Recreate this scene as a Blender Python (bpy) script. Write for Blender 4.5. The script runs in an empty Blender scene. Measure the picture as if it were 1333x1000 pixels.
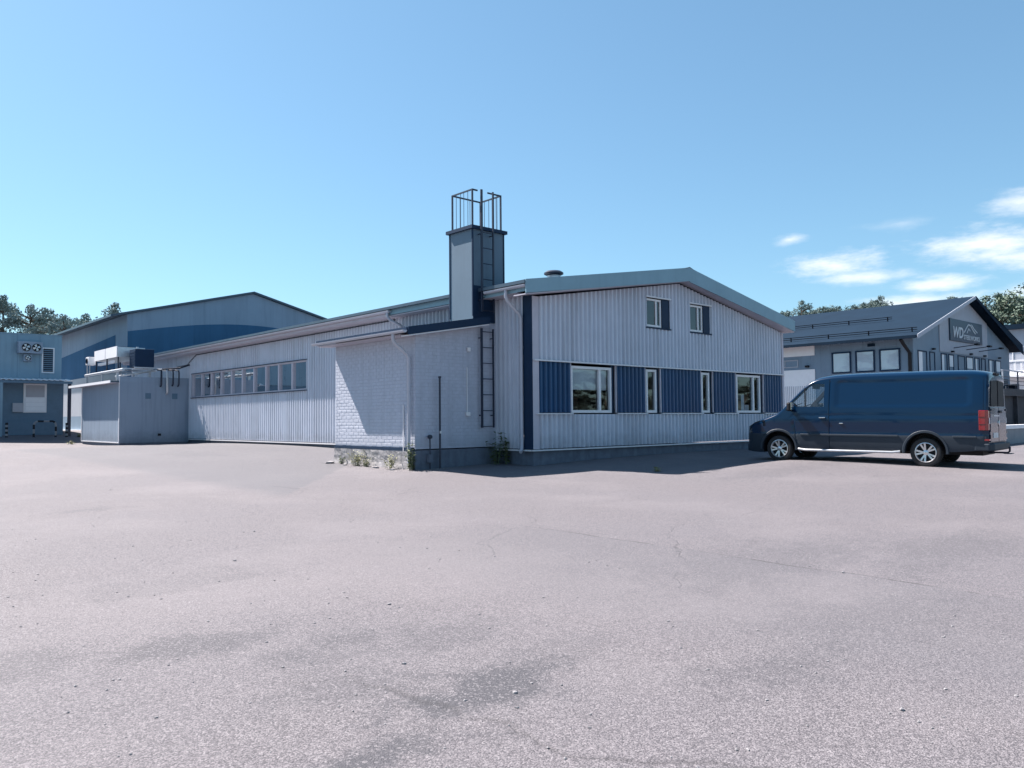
import bpy, bmesh, math, random
import numpy as np
from mathutils import Vector, Matrix, Euler
random.seed(7); rng = np.random.default_rng(7)
R = math.radians
scn = bpy.context.scene
col = scn.collection

# ------------------------------------------------------------------ camera
CAM = Vector((-15.86, -16.62, 1.30))
HEAD, PITCH, ROLL = R(47.8), R(2.577), R(0.5)
fw0 = Vector((math.cos(HEAD), math.sin(HEAD), 0)); rt0 = Vector((math.sin(HEAD), -math.cos(HEAD), 0)); up0 = Vector((0, 0, 1))
fw = fw0*math.cos(PITCH) + up0*math.sin(PITCH)
up1 = up0*math.cos(PITCH) - fw0*math.sin(PITCH)
rr = rt0*math.cos(ROLL) - up1*math.sin(ROLL)
uu = rt0*math.sin(ROLL) + up1*math.cos(ROLL)
cam = bpy.data.cameras.new('camera'); camo = bpy.data.objects.new('camera', cam); col.objects.link(camo)
camo.matrix_world = Matrix(((rr.x, uu.x, -fw.x, CAM.x), (rr.y, uu.y, -fw.y, CAM.y), (rr.z, uu.z, -fw.z, CAM.z), (0, 0, 0, 1)))
cam.sensor_width = 36.0; cam.lens = 36.0*1033/1333
cam.clip_start = 0.05; cam.clip_end = 3000
scn.camera = camo

# ------------------------------------------------------------------ sky and sun
SUNV = Vector((-0.229, 0.79, 1.0)).normalized()          # towards the sun
ELEV = math.asin(SUNV.z); ROT = math.atan2(SUNV.x, SUNV.y)
world = bpy.data.worlds.new('World'); scn.world = world; world.use_nodes = True
wn, wl = world.node_tree.nodes, world.node_tree.links
wn.clear()
wout = wn.new('ShaderNodeOutputWorld'); wbg = wn.new('ShaderNodeBackground'); wbg.inputs['Strength'].default_value = 0.056
sky = wn.new('ShaderNodeTexSky'); sky.sky_type = 'NISHITA'; sky.sun_disc = False
sky.sun_elevation = ELEV; sky.sun_rotation = ROT
sky.air_density = 1.0; sky.dust_density = 0.5; sky.ozone_density = 2.0; sky.altitude = 40
tint = wn.new('ShaderNodeMix'); tint.data_type = 'RGBA'; tint.blend_type = 'MULTIPLY'; tint.inputs[0].default_value = 1.0
tint.inputs[7].default_value = (1.03, 1.43, 1.58, 1)
gam = wn.new('ShaderNodeGamma'); gam.inputs[1].default_value = 0.75; wl.new(sky.outputs[0], gam.inputs[0]); wl.new(gam.outputs[0], tint.inputs[6])
# thin summer clouds low over the horizon, laid out by compass bearing and height
def wmath(op, a, b=None, c=None):
    n = wn.new('ShaderNodeMath'); n.operation = op
    for i, v in enumerate((a, b, c)):
        if v is None: continue
        if isinstance(v, (int, float)): n.inputs[i].default_value = v
        else: wl.new(v, n.inputs[i])
    return n.outputs[0]
tc = wn.new('ShaderNodeTexCoord'); sp = wn.new('ShaderNodeSeparateXYZ'); wl.new(tc.outputs['Generated'], sp.inputs[0])
azi = wmath('MULTIPLY', wmath('ARCTAN2', sp.outputs[1], sp.outputs[0]), 180/math.pi)
ele = wmath('MULTIPLY', wmath('ARCSINE', sp.outputs[2]), 180/math.pi)
cmb = wn.new('ShaderNodeCombineXYZ'); wl.new(azi, cmb.inputs[0]); wl.new(ele, cmb.inputs[1])
nz = wn.new('ShaderNodeTexNoise'); nz.inputs['Scale'].default_value = 1.0; nz.inputs['Detail'].default_value = 7; nz.inputs['Roughness'].default_value = 0.62
scl = wn.new('ShaderNodeVectorMath'); scl.operation = 'MULTIPLY'; scl.inputs[1].default_value = (0.30, 0.95, 1)
wl.new(cmb.outputs[0], scl.inputs[0]); wl.new(scl.outputs[0], nz.inputs['Vector'])
nofs = wmath('MULTIPLY_ADD', nz.outputs[0], 2.4, -1.2)
clouds = [(25.2, 10.1, 3.6, .85, 1.0), (23.6, 9.2, 3.2, .6, .75), (16.6, 10.5, 4.2, 1.1, 1.0), (13.6, 9.6, 4.0, .9, 1.0), (19.4, 8.4, 2.8, .65, .95), (28.3, 12.0, 1.2, .4, .7),
          (14.2, 12.9, 2.9, .8, .8), (20.2, 7.4, 4.5, .5, .85), (21.5, 12.4, 2.0, .5, .35), (12.5, 7.4, 4.0, .9, .9)]
cr = random.Random(3)
for k in range(16):
    clouds.append((cr.uniform(-175, 8), cr.uniform(5, 15), cr.uniform(2, 6), cr.uniform(.5, 1.2), cr.uniform(.5, 1)))
cm = None
for (a0, e0, sa, se, amp) in clouds:
    s = wn.new('ShaderNodeVectorMath'); s.operation = 'SUBTRACT'; s.inputs[1].default_value = (a0, e0, 0); wl.new(cmb.outputs[0], s.inputs[0])
    m = wn.new('ShaderNodeVectorMath'); m.operation = 'MULTIPLY'; m.inputs[1].default_value = (1/sa, 1/se, 0); wl.new(s.outputs[0], m.inputs[0])
    l = wn.new('ShaderNodeVectorMath'); l.operation = 'LENGTH'; wl.new(m.outputs[0], l.inputs[0])
    v = wmath('MULTIPLY', wmath('SUBTRACT', 1.25, wmath('ADD', l.outputs['Value'], nofs)), amp)
    cm = v if cm is None else wmath('MAXIMUM', cm, v)
mr = wn.new('ShaderNodeMapRange'); mr.interpolation_type = 'SMOOTHSTEP'; mr.inputs[1].default_value = 0.0; mr.inputs[2].default_value = 1.35
wl.new(cm, mr.inputs[0])
cmix = wn.new('ShaderNodeMix'); cmix.data_type = 'RGBA'; cmix.inputs[7].default_value = (7.2, 7.4, 7.6, 1)
wl.new(wmath('MULTIPLY', mr.outputs[0], 0.88), cmix.inputs[0]); wl.new(tint.outputs[2], cmix.inputs[6])
wl.new(cmix.outputs[2], wbg.inputs['Color']); wl.new(wbg.outputs[0], wout.inputs[0])

sun = bpy.data.lights.new('sun', 'SUN'); sun.energy = 5.0; sun.angle = R(0.53); sun.color = (1.0, 0.915, 0.86)
suno = bpy.data.objects.new('sun', sun); col.objects.link(suno); suno.location = (0, 0, 40)
suno.rotation_euler = (-SUNV).to_track_quat('-Z', 'Y').to_euler()

scn.view_settings.view_transform = 'Standard'; scn.view_settings.look = 'None'; scn.view_settings.gamma = 1
scn.view_settings.use_curve_mapping = False; scn.view_settings.exposure = 1.55
scn.render.engine = 'CYCLES'
scn.cycles.max_bounces = 8; scn.cycles.transparent_max_bounces = 12

# ------------------------------------------------------------------ materials
def mat(name, c, rough=.6, metal=0., var=.08, scale=3., bump=0., bscale=60., spec=.5, streak=0., coat=0., c2=None, sheets=0., splash=0.):
    m = bpy.data.materials.new(name); m.use_nodes = True
    nt = m.node_tree; n, l = nt.nodes, nt.links
    b = n['Principled BSDF']; b.inputs['Roughness'].default_value = rough; b.inputs['Metallic'].default_value = metal
    b.inputs['Specular IOR Level'].default_value = spec
    if coat: b.inputs['Coat Weight'].default_value = coat; b.inputs['Coat Roughness'].default_value = .03
    t = n.new('ShaderNodeTexCoord'); g = n.new('ShaderNodeNewGeometry')
    no = n.new('ShaderNodeTexNoise'); no.inputs['Scale'].default_value = scale; no.inputs['Detail'].default_value = 6; no.inputs['Roughness'].default_value = .6
    l.new(g.outputs['Position'], no.inputs['Vector'])
    ra = n.new('ShaderNodeMapRange'); ra.inputs[1].default_value = .3; ra.inputs[2].default_value = .7
    l.new(no.outputs[0], ra.inputs[0])
    mx = n.new('ShaderNodeMix'); mx.data_type = 'RGBA'; l.new(ra.outputs[0], mx.inputs[0])
    lo = c2 if c2 else tuple(v*(1-var) for v in c); hi = c if c2 else tuple(min(1, v*(1+var)) for v in c)
    mx.inputs[6].default_value = (*lo, 1); mx.inputs[7].default_value = (*hi, 1)
    out = mx.outputs[2]
    if streak:
        vm = n.new('ShaderNodeVectorMath'); vm.operation = 'MULTIPLY'; vm.inputs[1].default_value = (5, 5, .35); l.new(g.outputs['Position'], vm.inputs[0])
        n2 = n.new('ShaderNodeTexNoise'); n2.inputs['Scale'].default_value = 1.; n2.inputs['Detail'].default_value = 5; l.new(vm.outputs[0], n2.inputs['Vector'])
        r2 = n.new('ShaderNodeMapRange'); r2.inputs[1].default_value = .5; r2.inputs[2].default_value = .8; r2.inputs[3].default_value = 1; r2.inputs[4].default_value = 1-streak
        l.new(n2.outputs[0], r2.inputs[0])
        m2 = n.new('ShaderNodeMix'); m2.data_type = 'RGBA'; m2.blend_type = 'MULTIPLY'; m2.inputs[0].default_value = 1
        l.new(out, m2.inputs[6]); l.new(r2.outputs[0], m2.inputs[7]); out = m2.outputs[2]
    def mul(o_, f_):
        m3 = n.new('ShaderNodeMix'); m3.data_type = 'RGBA'; m3.blend_type = 'MULTIPLY'; m3.inputs[0].default_value = 1; l.new(o_, m3.inputs[6]); l.new(f_, m3.inputs[7]); return m3.outputs[2]
    if sheets or splash:
        sx_ = n.new('ShaderNodeSeparateXYZ'); l.new(g.outputs['Position'], sx_.inputs[0])
    if sheets:
        ad = n.new('ShaderNodeMath'); ad.operation = 'ADD'; l.new(sx_.outputs[0], ad.inputs[0]); l.new(sx_.outputs[1], ad.inputs[1])
        fl = n.new('ShaderNodeMath'); fl.operation = 'FLOOR'; l.new(ad.outputs[0], fl.inputs[0]); wnz = n.new('ShaderNodeTexWhiteNoise'); wnz.noise_dimensions = '1D'; l.new(fl.outputs[0], wnz.inputs['W'])
        r3 = n.new('ShaderNodeMapRange'); r3.inputs[3].default_value = 1-sheets; r3.inputs[4].default_value = 1+sheets*.5; l.new(wnz.outputs[0], r3.inputs[0]); out = mul(out, r3.outputs[0])
    if splash:
        n4 = n.new('ShaderNodeTexNoise'); n4.inputs['Scale'].default_value = 3.5; n4.inputs['Detail'].default_value = 8; n4.inputs['Roughness'].default_value = .7; l.new(g.outputs['Position'], n4.inputs['Vector'])
        a4 = n.new('ShaderNodeMath'); a4.operation = 'MULTIPLY_ADD'; a4.inputs[1].default_value = -1.1; l.new(n4.outputs[0], a4.inputs[0]); l.new(sx_.outputs[2], a4.inputs[2])
        r4 = n.new('ShaderNodeMapRange'); r4.inputs[1].default_value = -.2; r4.inputs[2].default_value = .35; r4.inputs[3].default_value = 1-splash; r4.inputs[4].default_value = 1; l.new(a4.outputs[0], r4.inputs[0]); out = mul(out, r4.outputs[0])
    l.new(out, b.inputs['Base Color'])
    if bump:
        nb = n.new('ShaderNodeTexNoise'); nb.inputs['Scale'].default_value = bscale; nb.inputs['Detail'].default_value = 4; l.new(g.outputs['Position'], nb.inputs['Vector'])
        bp = n.new('ShaderNodeBump'); bp.inputs['Strength'].default_value = bump; bp.inputs['Distance'].default_value = .01
        l.new(nb.outputs[0], bp.inputs['Height']); l.new(bp.outputs[0], b.inputs['Normal'])
    return m
def glass(name, tint=(.75, .82, .86), refl=1.0):
    m = bpy.data.materials.new(name); m.use_nodes = True
    n, l = m.node_tree.nodes, m.node_tree.links; n.clear()
    o = n.new('ShaderNodeOutputMaterial'); mx = n.new('ShaderNodeMixShader'); tr = n.new('ShaderNodeBsdfTransparent'); gl = n.new('ShaderNodeBsdfGlossy')
    fr = n.new('ShaderNodeFresnel'); fr.inputs[0].default_value = 1.55
    mu = n.new('ShaderNodeMath'); mu.operation = 'MULTIPLY_ADD'; mu.inputs[1].default_value = refl; mu.inputs[2].default_value = .03; mu.use_clamp = True
    tr.inputs[0].default_value = (*tint, 1); gl.inputs['Roughness'].default_value = .02; gl.inputs[0].default_value = (.95, .97, 1, 1)
    nz = n.new('ShaderNodeTexNoise'); nz.inputs['Scale'].default_value = .9; bp = n.new('ShaderNodeBump'); bp.inputs['Strength'].default_value = .04; bp.inputs['Distance'].default_value = .1
    g = n.new('ShaderNodeNewGeometry'); l.new(g.outputs['Position'], nz.inputs['Vector']); l.new(nz.outputs[0], bp.inputs['Height']); l.new(bp.outputs[0], gl.inputs['Normal'])
    l.new(fr.outputs[0], mu.inputs[0]); l.new(mu.outputs[0], mx.inputs[0]); l.new(tr.outputs[0], mx.inputs[1]); l.new(gl.outputs[0], mx.inputs[2]); l.new(mx.outputs[0], o.inputs[0])
    return m
M = dict(
 clad=mat('light_cladding', (.53, .565, .645), .45, var=.05, scale=1.2, streak=.22, sheets=.07, splash=.28),
 blue=mat('blue_cladding', (.004, .058, .155), .4, var=.10, scale=1.5, streak=.2, sheets=.12),
 bluedark=mat('dark_blue_sheet', (.006, .024, .06), .55, var=.1, spec=.25),
 trim=mat('grey_trim', (.46, .44, .50), .5, var=.06, streak=.1),
 teal=mat('teal_fascia', (.20, .325, .39), .5, var=.06, scale=1.0, streak=.08),
 roof=mat('dark_roof_sheet', (.045, .075, .11), .4, var=.12),
 white=mat('white_paint', (.66, .66, .69), .45, var=.05, streak=.08),
 plinth=mat('concrete_plinth', (.11, .13, .17), .85, var=.2, scale=4, bump=.4, bscale=25, streak=.25),
 rough=mat('crumbling_render', (.36, .35, .36), .9, scale=5, bump=.8, bscale=14, c2=(.13, .13, .14)),
 mortar=mat('painted_mortar', (.38, .405, .48), .85, var=.12, bump=.3, bscale=60),
 brick=mat('painted_brick', (.42, .45, .53), .75, var=.07, scale=7, bump=.35, bscale=45, streak=.16, splash=.25),
 chim=mat('chimney_sheet', (.10, .155, .21), .55, var=.05, scale=1.4, streak=.1),
 steel=mat('dark_steel', (.014, .022, .045), .45, var=.2),
 galv=mat('galvanised_steel', (.50, .52, .55), .35, .6, var=.12, scale=9),
 pipe=mat('white_downpipe', (.42, .43, .49), .5, var=.06, streak=.1),
 glass=glass('window_glass'), vglass=glass('vehicle_glass', (.80, .86, .88), .9), dglass=glass('dark_glass', (.10, .12, .14), 1.6), lglass=glass('strip_window_glass', (.45, .52, .58), .75),
 dark=mat('dim_interior', (.035, .04, .05), .9, var=.3), inner=mat('interior_wall', (.24, .25, .27), .9),
 blind=mat('roller_blind', (.78, .79, .82), .8, var=.04), frame=mat('white_window_frame', (.72, .72, .74), .4, var=.04),
 hallgrey=mat('hall_grey_sheet', (.27, .345, .43), .85, spec=.1, var=.05, scale=.5, streak=.14, sheets=.06), hallblue=mat('hall_blue_sheet', (.055, .14, .245), .85, spec=.1, var=.07, scale=.5, streak=.14, sheets=.08),
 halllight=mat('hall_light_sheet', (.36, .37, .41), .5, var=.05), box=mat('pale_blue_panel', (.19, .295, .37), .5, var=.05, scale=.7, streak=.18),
 boxdark=mat('dark_blue_panel', (.09, .16, .23), .5, var=.08), shed=mat('shed_panel', (.24, .30, .38), .5, var=.05, scale=.8, streak=.22, splash=.3),  # darker blue panel colour for lower wall, joints and louvres
 yel=mat('pale_plastic', (.7, .7, .72), .4, var=.03), black=mat('black_plastic', (.012, .013, .017), .6, var=.2, spec=.25), rubber=mat('tyre_rubber', (.018, .018, .02), .8, var=.2),
 paint=mat('van_blue_paint', (.0004, .015, .046), .2, .0, var=.03, scale=1, coat=.45, spec=.2), plastic=mat('van_grey_plastic', (.010, .020, .034), .6, var=.12),
 rim=mat('alloy_rim', (.62, .63, .65), .3, .85, var=.06), chrome=mat('chrome', (.75, .76, .78), .12, 1.0, var=.02), red=mat('tail_light_red', (.24, .006, .010), .2, var=.15, coat=1.0),
 lamp=mat('lamp_lens', (.6, .62, .64), .15, var=.1, coat=1.0), plate=mat('number_plate', (.6, .61, .62), .4, var=.1), seat=mat('seat_fabric', (.03, .032, .038), .9),
 wdgrey=mat('slate_grey_board', (.165, .235, .31), .6, var=.06, scale=.8, streak=.08), wdlight=mat('light_grey_board', (.34, .37, .43), .6, var=.05, streak=.06), wdroof=mat('slate_blue_roof', (.008, .021, .040), .8, spec=.08, var=.1, scale=.6),
 sign=mat('sign_board', (.012, .035, .07), .4, var=.08), letter=mat('sign_lettering', (.55, .58, .62), .4, var=.03), deck=mat('dark_timber', (.03, .035, .045), .7, var=.2),
 wpaint=mat('bright_white_paint', (.78, .78, .8), .5, var=.03), concrete=mat('retaining_concrete', (.26, .27, .29), .85, var=.15, scale=2, bump=.3, bscale=20, streak=.2),
 matte=mat('matte_black', (.004, .006, .010), .9, spec=.05), leafdark=mat('dark_leaves', (.03, .045, .03), .8, c2=(.015, .025, .02), scale=.8),  # dark leaf colour for the trees mirrored in the gable panes
 bark=mat('bark', (.09, .07, .055), .9, var=.3, scale=9, bump=.5), stone=mat('loose_stone', (.30, .29, .30), .85, c2=(.12, .12, .13), scale=30), rubble=mat('broken_render', (.36, .35, .36), .9, c2=(.18, .17, .18), scale=12),
 weed=mat('weed_leaf', (.10, .13, .05), .6, c2=(.05, .085, .035), scale=8), dry=mat('dry_weed', (.34, .33, .17), .7, c2=(.15, .17, .07), scale=10),
 pine=mat('pine_needles', (.16, .205, .19), .95, c2=(.11, .15, .145), spec=.05, scale=.5), leaf=mat('tree_leaves', (.17, .215, .165), .95, c2=(.12, .16, .135), spec=.05, scale=.5), hazy=mat('haze_tinted_leaves', (.25, .30, .29), .95, c2=(.17, .215, .21), spec=.05, scale=.5),  # distance haze is put into these pale grey-blue foliage colours
 orange=mat('cardboard', (.42, .30, .20), .8),
)

# ------------------------------------------------------------------ mesh helpers
ORG = {}
def tag(o, label=None, cat=None, group=None, kind=None):
    if label: o['label'] = label
    if cat: o['category'] = cat
    if group: o['group'] = group
    if kind: o['kind'] = kind
    return o
def thing(name, loc, label, cat, group=None, rz=0., rx=0.):
    o = bpy.data.objects.new(name, None); o.empty_display_size = .2; col.objects.link(o)
    o.location = loc; o.rotation_euler = (rx, 0, rz); ORG[o] = Vector(loc) if rz == 0 and rx == 0 else Vector((0, 0, 0))
    return tag(o, label, cat, group)
class MB:
    def __init__(s): s.v = []; s.f = []; s.m = []
    def add(s, vs, fs, mi=0):
        k = len(s.v); s.v += [tuple(v) for v in vs]; s.f += [tuple(i+k for i in f) for f in fs]; s.m += [mi]*len(fs); return s
    def box(s, x0, x1, y0, y1, z0, z1, mi=0):
        return s.add([(x0,y0,z0),(x1,y0,z0),(x1,y1,z0),(x0,y1,z0),(x0,y0,z1),(x1,y0,z1),(x1,y1,z1),(x0,y1,z1)],
                     [(0,3,2,1),(4,5,6,7),(0,1,5,4),(1,2,6,5),(2,3,7,6),(3,0,4,7)], mi)
    def prism(s, poly, axis, a0, a1, mi=0):      # poly in the two other axes, order x<y<z
        def P(p, a):
            return (a, p[0], p[1]) if axis == 'x' else (p[0], a, p[1]) if axis == 'y' else (p[0], p[1], a)
        n = len(poly); vs = [P(p, a0) for p in poly] + [P(p, a1) for p in poly]
        fs = [tuple(range(n))[::-1], tuple(range(n, 2*n))] + [(i, (i+1) % n, n+(i+1) % n, n+i) for i in range(n)]
        return s.add(vs, fs, mi)
    def tube(s, pts, r, n=8, mi=0, cap=True, r1=None):
        pts = [Vector(p) for p in pts]; rings = []; prev = None
        for i, p in enumerate(pts):
            d = (pts[min(i+1, len(pts)-1)] - pts[max(i-1, 0)]).normalized()
            a = Vector((0, 0, 1)) if abs(d.z) < .9 else Vector((1, 0, 0))
            u = d.cross(a).normalized(); w = d.cross(u).normalized()
            if prev is not None:
                u = (prev - d*prev.dot(d)).normalized(); w = d.cross(u)
            prev = u; q = r if r1 is None else r + (r1-r)*i/(len(pts)-1)
            rings.append([p + (u*math.cos(2*math.pi*k/n) + w*math.sin(2*math.pi*k/n))*q for k in range(n)])
        vs = [v for g in rings for v in g]; fs = []
        for i in range(len(rings)-1):
            for k in range(n): fs.append((i*n+k, i*n+(k+1) % n, (i+1)*n+(k+1) % n, (i+1)*n+k))
        if cap: fs += [tuple(range(n))[::-1], tuple(range((len(rings)-1)*n, len(rings)*n))]
        return s.add(vs, fs, mi)
    def lathe(s, prof, c, axis='z', n=20, mi=0, cap=True):   # prof [(r, h)]
        def P(r, h, a):
            u, w = r*math.cos(a), r*math.sin(a)
            return (c[0]+u, c[1]+w, c[2]+h) if axis == 'z' else (c[0]+h, c[1]+u, c[2]+w) if axis == 'x' else (c[0]+u, c[1]+h, c[2]+w)
        vs = [P(r, h, 2*math.pi*k/n) for r, h in prof for k in range(n)]; fs = []
        for i in range(len(prof)-1):
            for k in range(n): fs.append((i*n+k, i*n+(k+1) % n, (i+1)*n+(k+1) % n, (i+1)*n+k))
        if cap: fs += [tuple(range(n))[::-1], tuple(range((len(prof)-1)*n, len(prof)*n))]
        return s.add(vs, fs, mi)
    def build(s, name, m, parent=None, smooth=False, bevel=0., fix=True, local=False):
        o0 = Vector((0, 0, 0)) if (parent is None or local) else ORG[parent]
        me = bpy.data.meshes.new(name); me.from_pydata([(v[0]-o0.x, v[1]-o0.y, v[2]-o0.z) for v in s.v], [], s.f)
        for k in (m if isinstance(m, (list, tuple)) else [m]): me.materials.append(M[k] if isinstance(k, str) else k)
        me.polygons.foreach_set('material_index', s.m)
        if fix:
            bm = bmesh.new(); bm.from_mesh(me); bmesh.ops.recalc_face_normals(bm, faces=bm.faces[:]); bm.to_mesh(me); bm.free()
        o = bpy.data.objects.new(name, me); col.objects.link(o)
        if parent: o.parent = parent; ORG[o] = o0
        else: ORG[o] = Vector((0, 0, 0))
        if smooth: me.shade_smooth(); me.set_sharp_from_angle(angle=R(38))
        if bevel:
            b = o.modifiers.new('bevel', 'BEVEL'); b.width = bevel; b.segments = 2; b.limit_method = 'ANGLE'
        return o
def B(name, m, parent, *dims, **k): return MB().box(*dims).build(name, m, parent, **k)
def corr(mb, axis, a0, a1, zlo, zhi, base, sgn, pitch=.2, depth=.072):
    # trapezoid sheet standing vertical; axis 'x' -> lies in plane y=base, 'y' -> plane x=base; sgn = outward direction
    zl = zlo if callable(zlo) else (lambda t: zlo); zh = zhi if callable(zhi) else (lambda t: zhi)
    ts = [(a0, 0 if False else None)]
    prof = [(0, 0), (.30, 0), (.5, 1), (.80, 1)]
    pts = set([a0, a1]); k = math.floor(a0/pitch)
    while k*pitch < a1+pitch:
        for f, _ in prof:
            t = (k+f)*pitch
            if a0 < t < a1: pts.add(t)
        k += 1
    def off(t):
        f = (t/pitch) % 1.0
        return 0 if f <= .30 else (f-.30)/.2 if f < .5 else 1 if f <= .80 else (1-f)/.2
    pts = sorted(pts); vs = []; fs = []
    for t in pts:
        p = base + sgn*depth*off(t)
        for z in (zl(t), zh(t)): vs.append((t, p, z) if axis == 'x' else (p, t, z))
    for i in range(len(pts)-1): fs.append((2*i, 2*i+2, 2*i+3, 2*i+1))
    mb.add(vs, fs); return mb

# ------------------------------------------------------------------ ground (one sheet, gently uneven)
gp = np.array([(0,0,-.04),(1.94,0,.03),(7,0,.11),(11.7,0,.10),(14,0,.10),(-.2,1.55,0),(-3.1,1.4,-.07),(-3.1,5.9,0),(-.2,11.5,.25),(-.2,21,.28),(-3.6,26.7,.17),(-3.6,33.8,.14),(-3.3,39.5,.64),(-6.6,39.5,.66),(-12,39.5,.68),
  (0,-4,-.12),(6,-4.3,.06),(4.9,-9,.0),(4.6,-5.4,.10),(7.2,-9,.06),(7,-5.3,.12),(-15.9,-16.6,-.22),(-8,-9,-.15),(-14,-5,-.12),(-14,15,.05),(23,-6,.12),(41,5,.29),(60,5,.3),(12,-16,-.1),(-30,-30,-.2),(30,-30,0),(-30,30,.3),(0,60,.7),(60,60,.5)], float)
def tps(r): return np.where(r > 1e-9, r*r*np.log(np.maximum(r, 1e-9)), 0)
_n = len(gp); _K = tps(np.linalg.norm(gp[:, None, :2]-gp[None, :, :2], axis=2)) + np.eye(_n)*.6
_P = np.c_[np.ones(_n), gp[:, :2]]; _A = np.zeros((_n+3, _n+3)); _A[:_n, :_n] = _K; _A[:_n, _n:] = _P; _A[_n:, :_n] = _P.T
_w = np.linalg.solve(_A, np.r_[gp[:, 2], 0, 0, 0])
def gz(x, y):
    x = np.asarray(x, float); y = np.asarray(y, float)
    r = np.sqrt((x[..., None]-gp[:, 0])**2 + (y[..., None]-gp[:, 1])**2)
    z = tps(r) @ _w[:_n] + _w[_n] + _w[_n+1]*x + _w[_n+2]*y
    d = np.sqrt((x-5)**2+(y-10)**2); t = np.clip((d-45)/50, 0, 1); t = t*t*(3-2*t)
    return np.clip(z, -.6, 1.)*(1-t) + .3*t
def axis_pts(c, near, step, far, gr=1.25):
    a = list(np.arange(-near, near+1e-6, step)); s = step; p = near
    while p < far: s *= gr; p += s; a.append(p); a.insert(0, -p)
    return np.array(a)+c
gx = axis_pts(-2, 24, .6, 400); gy = axis_pts(8, 36, .6, 400)
X, Y = np.meshgrid(gx, gy, indexing='ij'); Z = gz(X, Y)
nx, ny = len(gx), len(gy)
idx = np.arange(nx*ny).reshape(nx, ny)
fq = np.stack([idx[:-1, :-1], idx[1:, :-1], idx[1:, 1:], idx[:-1, 1:]], -1).reshape(-1, 4)
def asphalt():
    m = bpy.data.materials.new('worn_asphalt'); m.use_nodes = True; n, l = m.node_tree.nodes, m.node_tree.links
    b = n['Principled BSDF']; b.inputs['Specular IOR Level'].default_value = .35
    g = n.new('ShaderNodeNewGeometry'); pos = g.outputs['Position']
    def noise(sc, det=4, ro=.6, vec=None):
        t = n.new('ShaderNodeTexNoise'); t.inputs['Scale'].default_value = sc; t.inputs['Detail'].default_value = det; t.inputs['Roughness'].default_value = ro
        l.new(vec or pos, t.inputs['Vector']); return t.outputs[0]
    def vor(sc, feat='F1', vec=None, out=0):
        t = n.new('ShaderNodeTexVoronoi'); t.inputs['Scale'].default_value = sc; t.feature = feat; l.new(vec or pos, t.inputs['Vector']); return t.outputs[out]
    def rng_(v, a, b_, c, d, smooth=False):
        t = n.new('ShaderNodeMapRange'); t.inputs[1].default_value = a; t.inputs[2].default_value = b_; t.inputs[3].default_value = c; t.inputs[4].default_value = d
        if smooth: t.interpolation_type = 'SMOOTHSTEP'
        l.new(v, t.inputs[0]); return t.outputs[0]
    def mth(op, a, b_=None):
        t = n.new('ShaderNodeMath'); t.operation = op
        for i, v in enumerate((a, b_)):
            if v is None: continue
            if isinstance(v, (int, float)): t.inputs[i].default_value = v
            else: l.new(v, t.inputs[i])
        return t.outputs[0]
    def mix(f, a, b_, mode='MIX'):
        t = n.new('ShaderNodeMix'); t.data_type = 'RGBA'; t.blend_type = mode
        if isinstance(f, (int, float)): t.inputs[0].default_value = f
        else: l.new(f, t.inputs[0])
        for i, v in ((6, a), (7, b_)):
            if isinstance(v, tuple): t.inputs[i].default_value = (*v, 1)
            else: l.new(v, t.inputs[i])
        return t.outputs[2]
    # stone chips in the bitumen: cells of about 9 mm with their own tone
    vc = n.new('ShaderNodeTexVoronoi'); vc.inputs['Scale'].default_value = 120; l.new(pos, vc.inputs['Vector'])
    sepc = n.new('ShaderNodeSeparateColor'); l.new(vc.outputs['Color'], sepc.inputs[0])
    vc2 = n.new('ShaderNodeTexVoronoi'); vc2.inputs['Scale'].default_value = 92; l.new(pos, vc2.inputs['Vector'])
    sep2 = n.new('ShaderNodeSeparateColor'); l.new(vc2.outputs['Color'], sep2.inputs[0])
    base = mix(rng_(sepc.outputs[0], 0, 1, 0, 1), (.125, .116, .124), (.375, .35, .357))
    base = mix(rng_(sep2.outputs[2], .82, 1, 0, .7), base, (.09, .09, .098))
    gap = rng_(vc.outputs['Distance'], .45, .75, 0, .6); base = mix(gap, base, (.105, .102, .108))
    # broad wear
    w1 = noise(.16, 5, .6); base = mix(rng_(w1, .38, .66, 0, .32), base, (.20, .20, .22))
    w2 = noise(.55, 6, .65); base = mix(rng_(w2, .50, .74, 0, .18), base, (.17, .17, .185))
    w3 = noise(.25, 4, .6); base = mix(rng_(w3, .48, .70, 0, .36), base, (.37, .345, .345))
    # dark stains with ragged edges at their own places
    sn = noise(2.6, 8, .72); so = rng_(sn, 0, 1, -2.0, 2.0)
    st = None
    for (x, y, rx, ry, a) in [(-12.95,-13.2,.62,.30,.8),(-13.85,-13.55,.5,.2,.75),(-13.95,-11.3,.6,.32,.5),(-13.1,-11.9,.6,.3,.45),(-13.6,-12.6,.5,.3,.3),(-12.4,-12.2,.7,.3,.3),(-11.5,-14.1,.7,.3,.34),(-12.2,-13.0,.5,.3,.2),(-9.9,-13.9,1.2,.5,.2),(-12.1,-2.2,.7,.35,.3),
                             (-5,12.6,1.2,2.5,.36),(-2.2,14.5,1.4,4.5,.3),(-8.4,-12.3,2.2,.8,.25),(-14.8,-11.0,.4,.4,.3),(2,-6.6,3,.7,.22),(-6.2,-13.3,2.4,.7,.28),(-13.3,-9.2,1.1,.5,.22)]:
        s = n.new('ShaderNodeVectorMath'); s.operation = 'SUBTRACT'; s.inputs[1].default_value = (x, y, 0); l.new(pos, s.inputs[0])
        q = n.new('ShaderNodeVectorMath'); q.operation = 'MULTIPLY'; q.inputs[1].default_value = (1/rx, 1/ry, 0); l.new(s.outputs[0], q.inputs[0])
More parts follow.
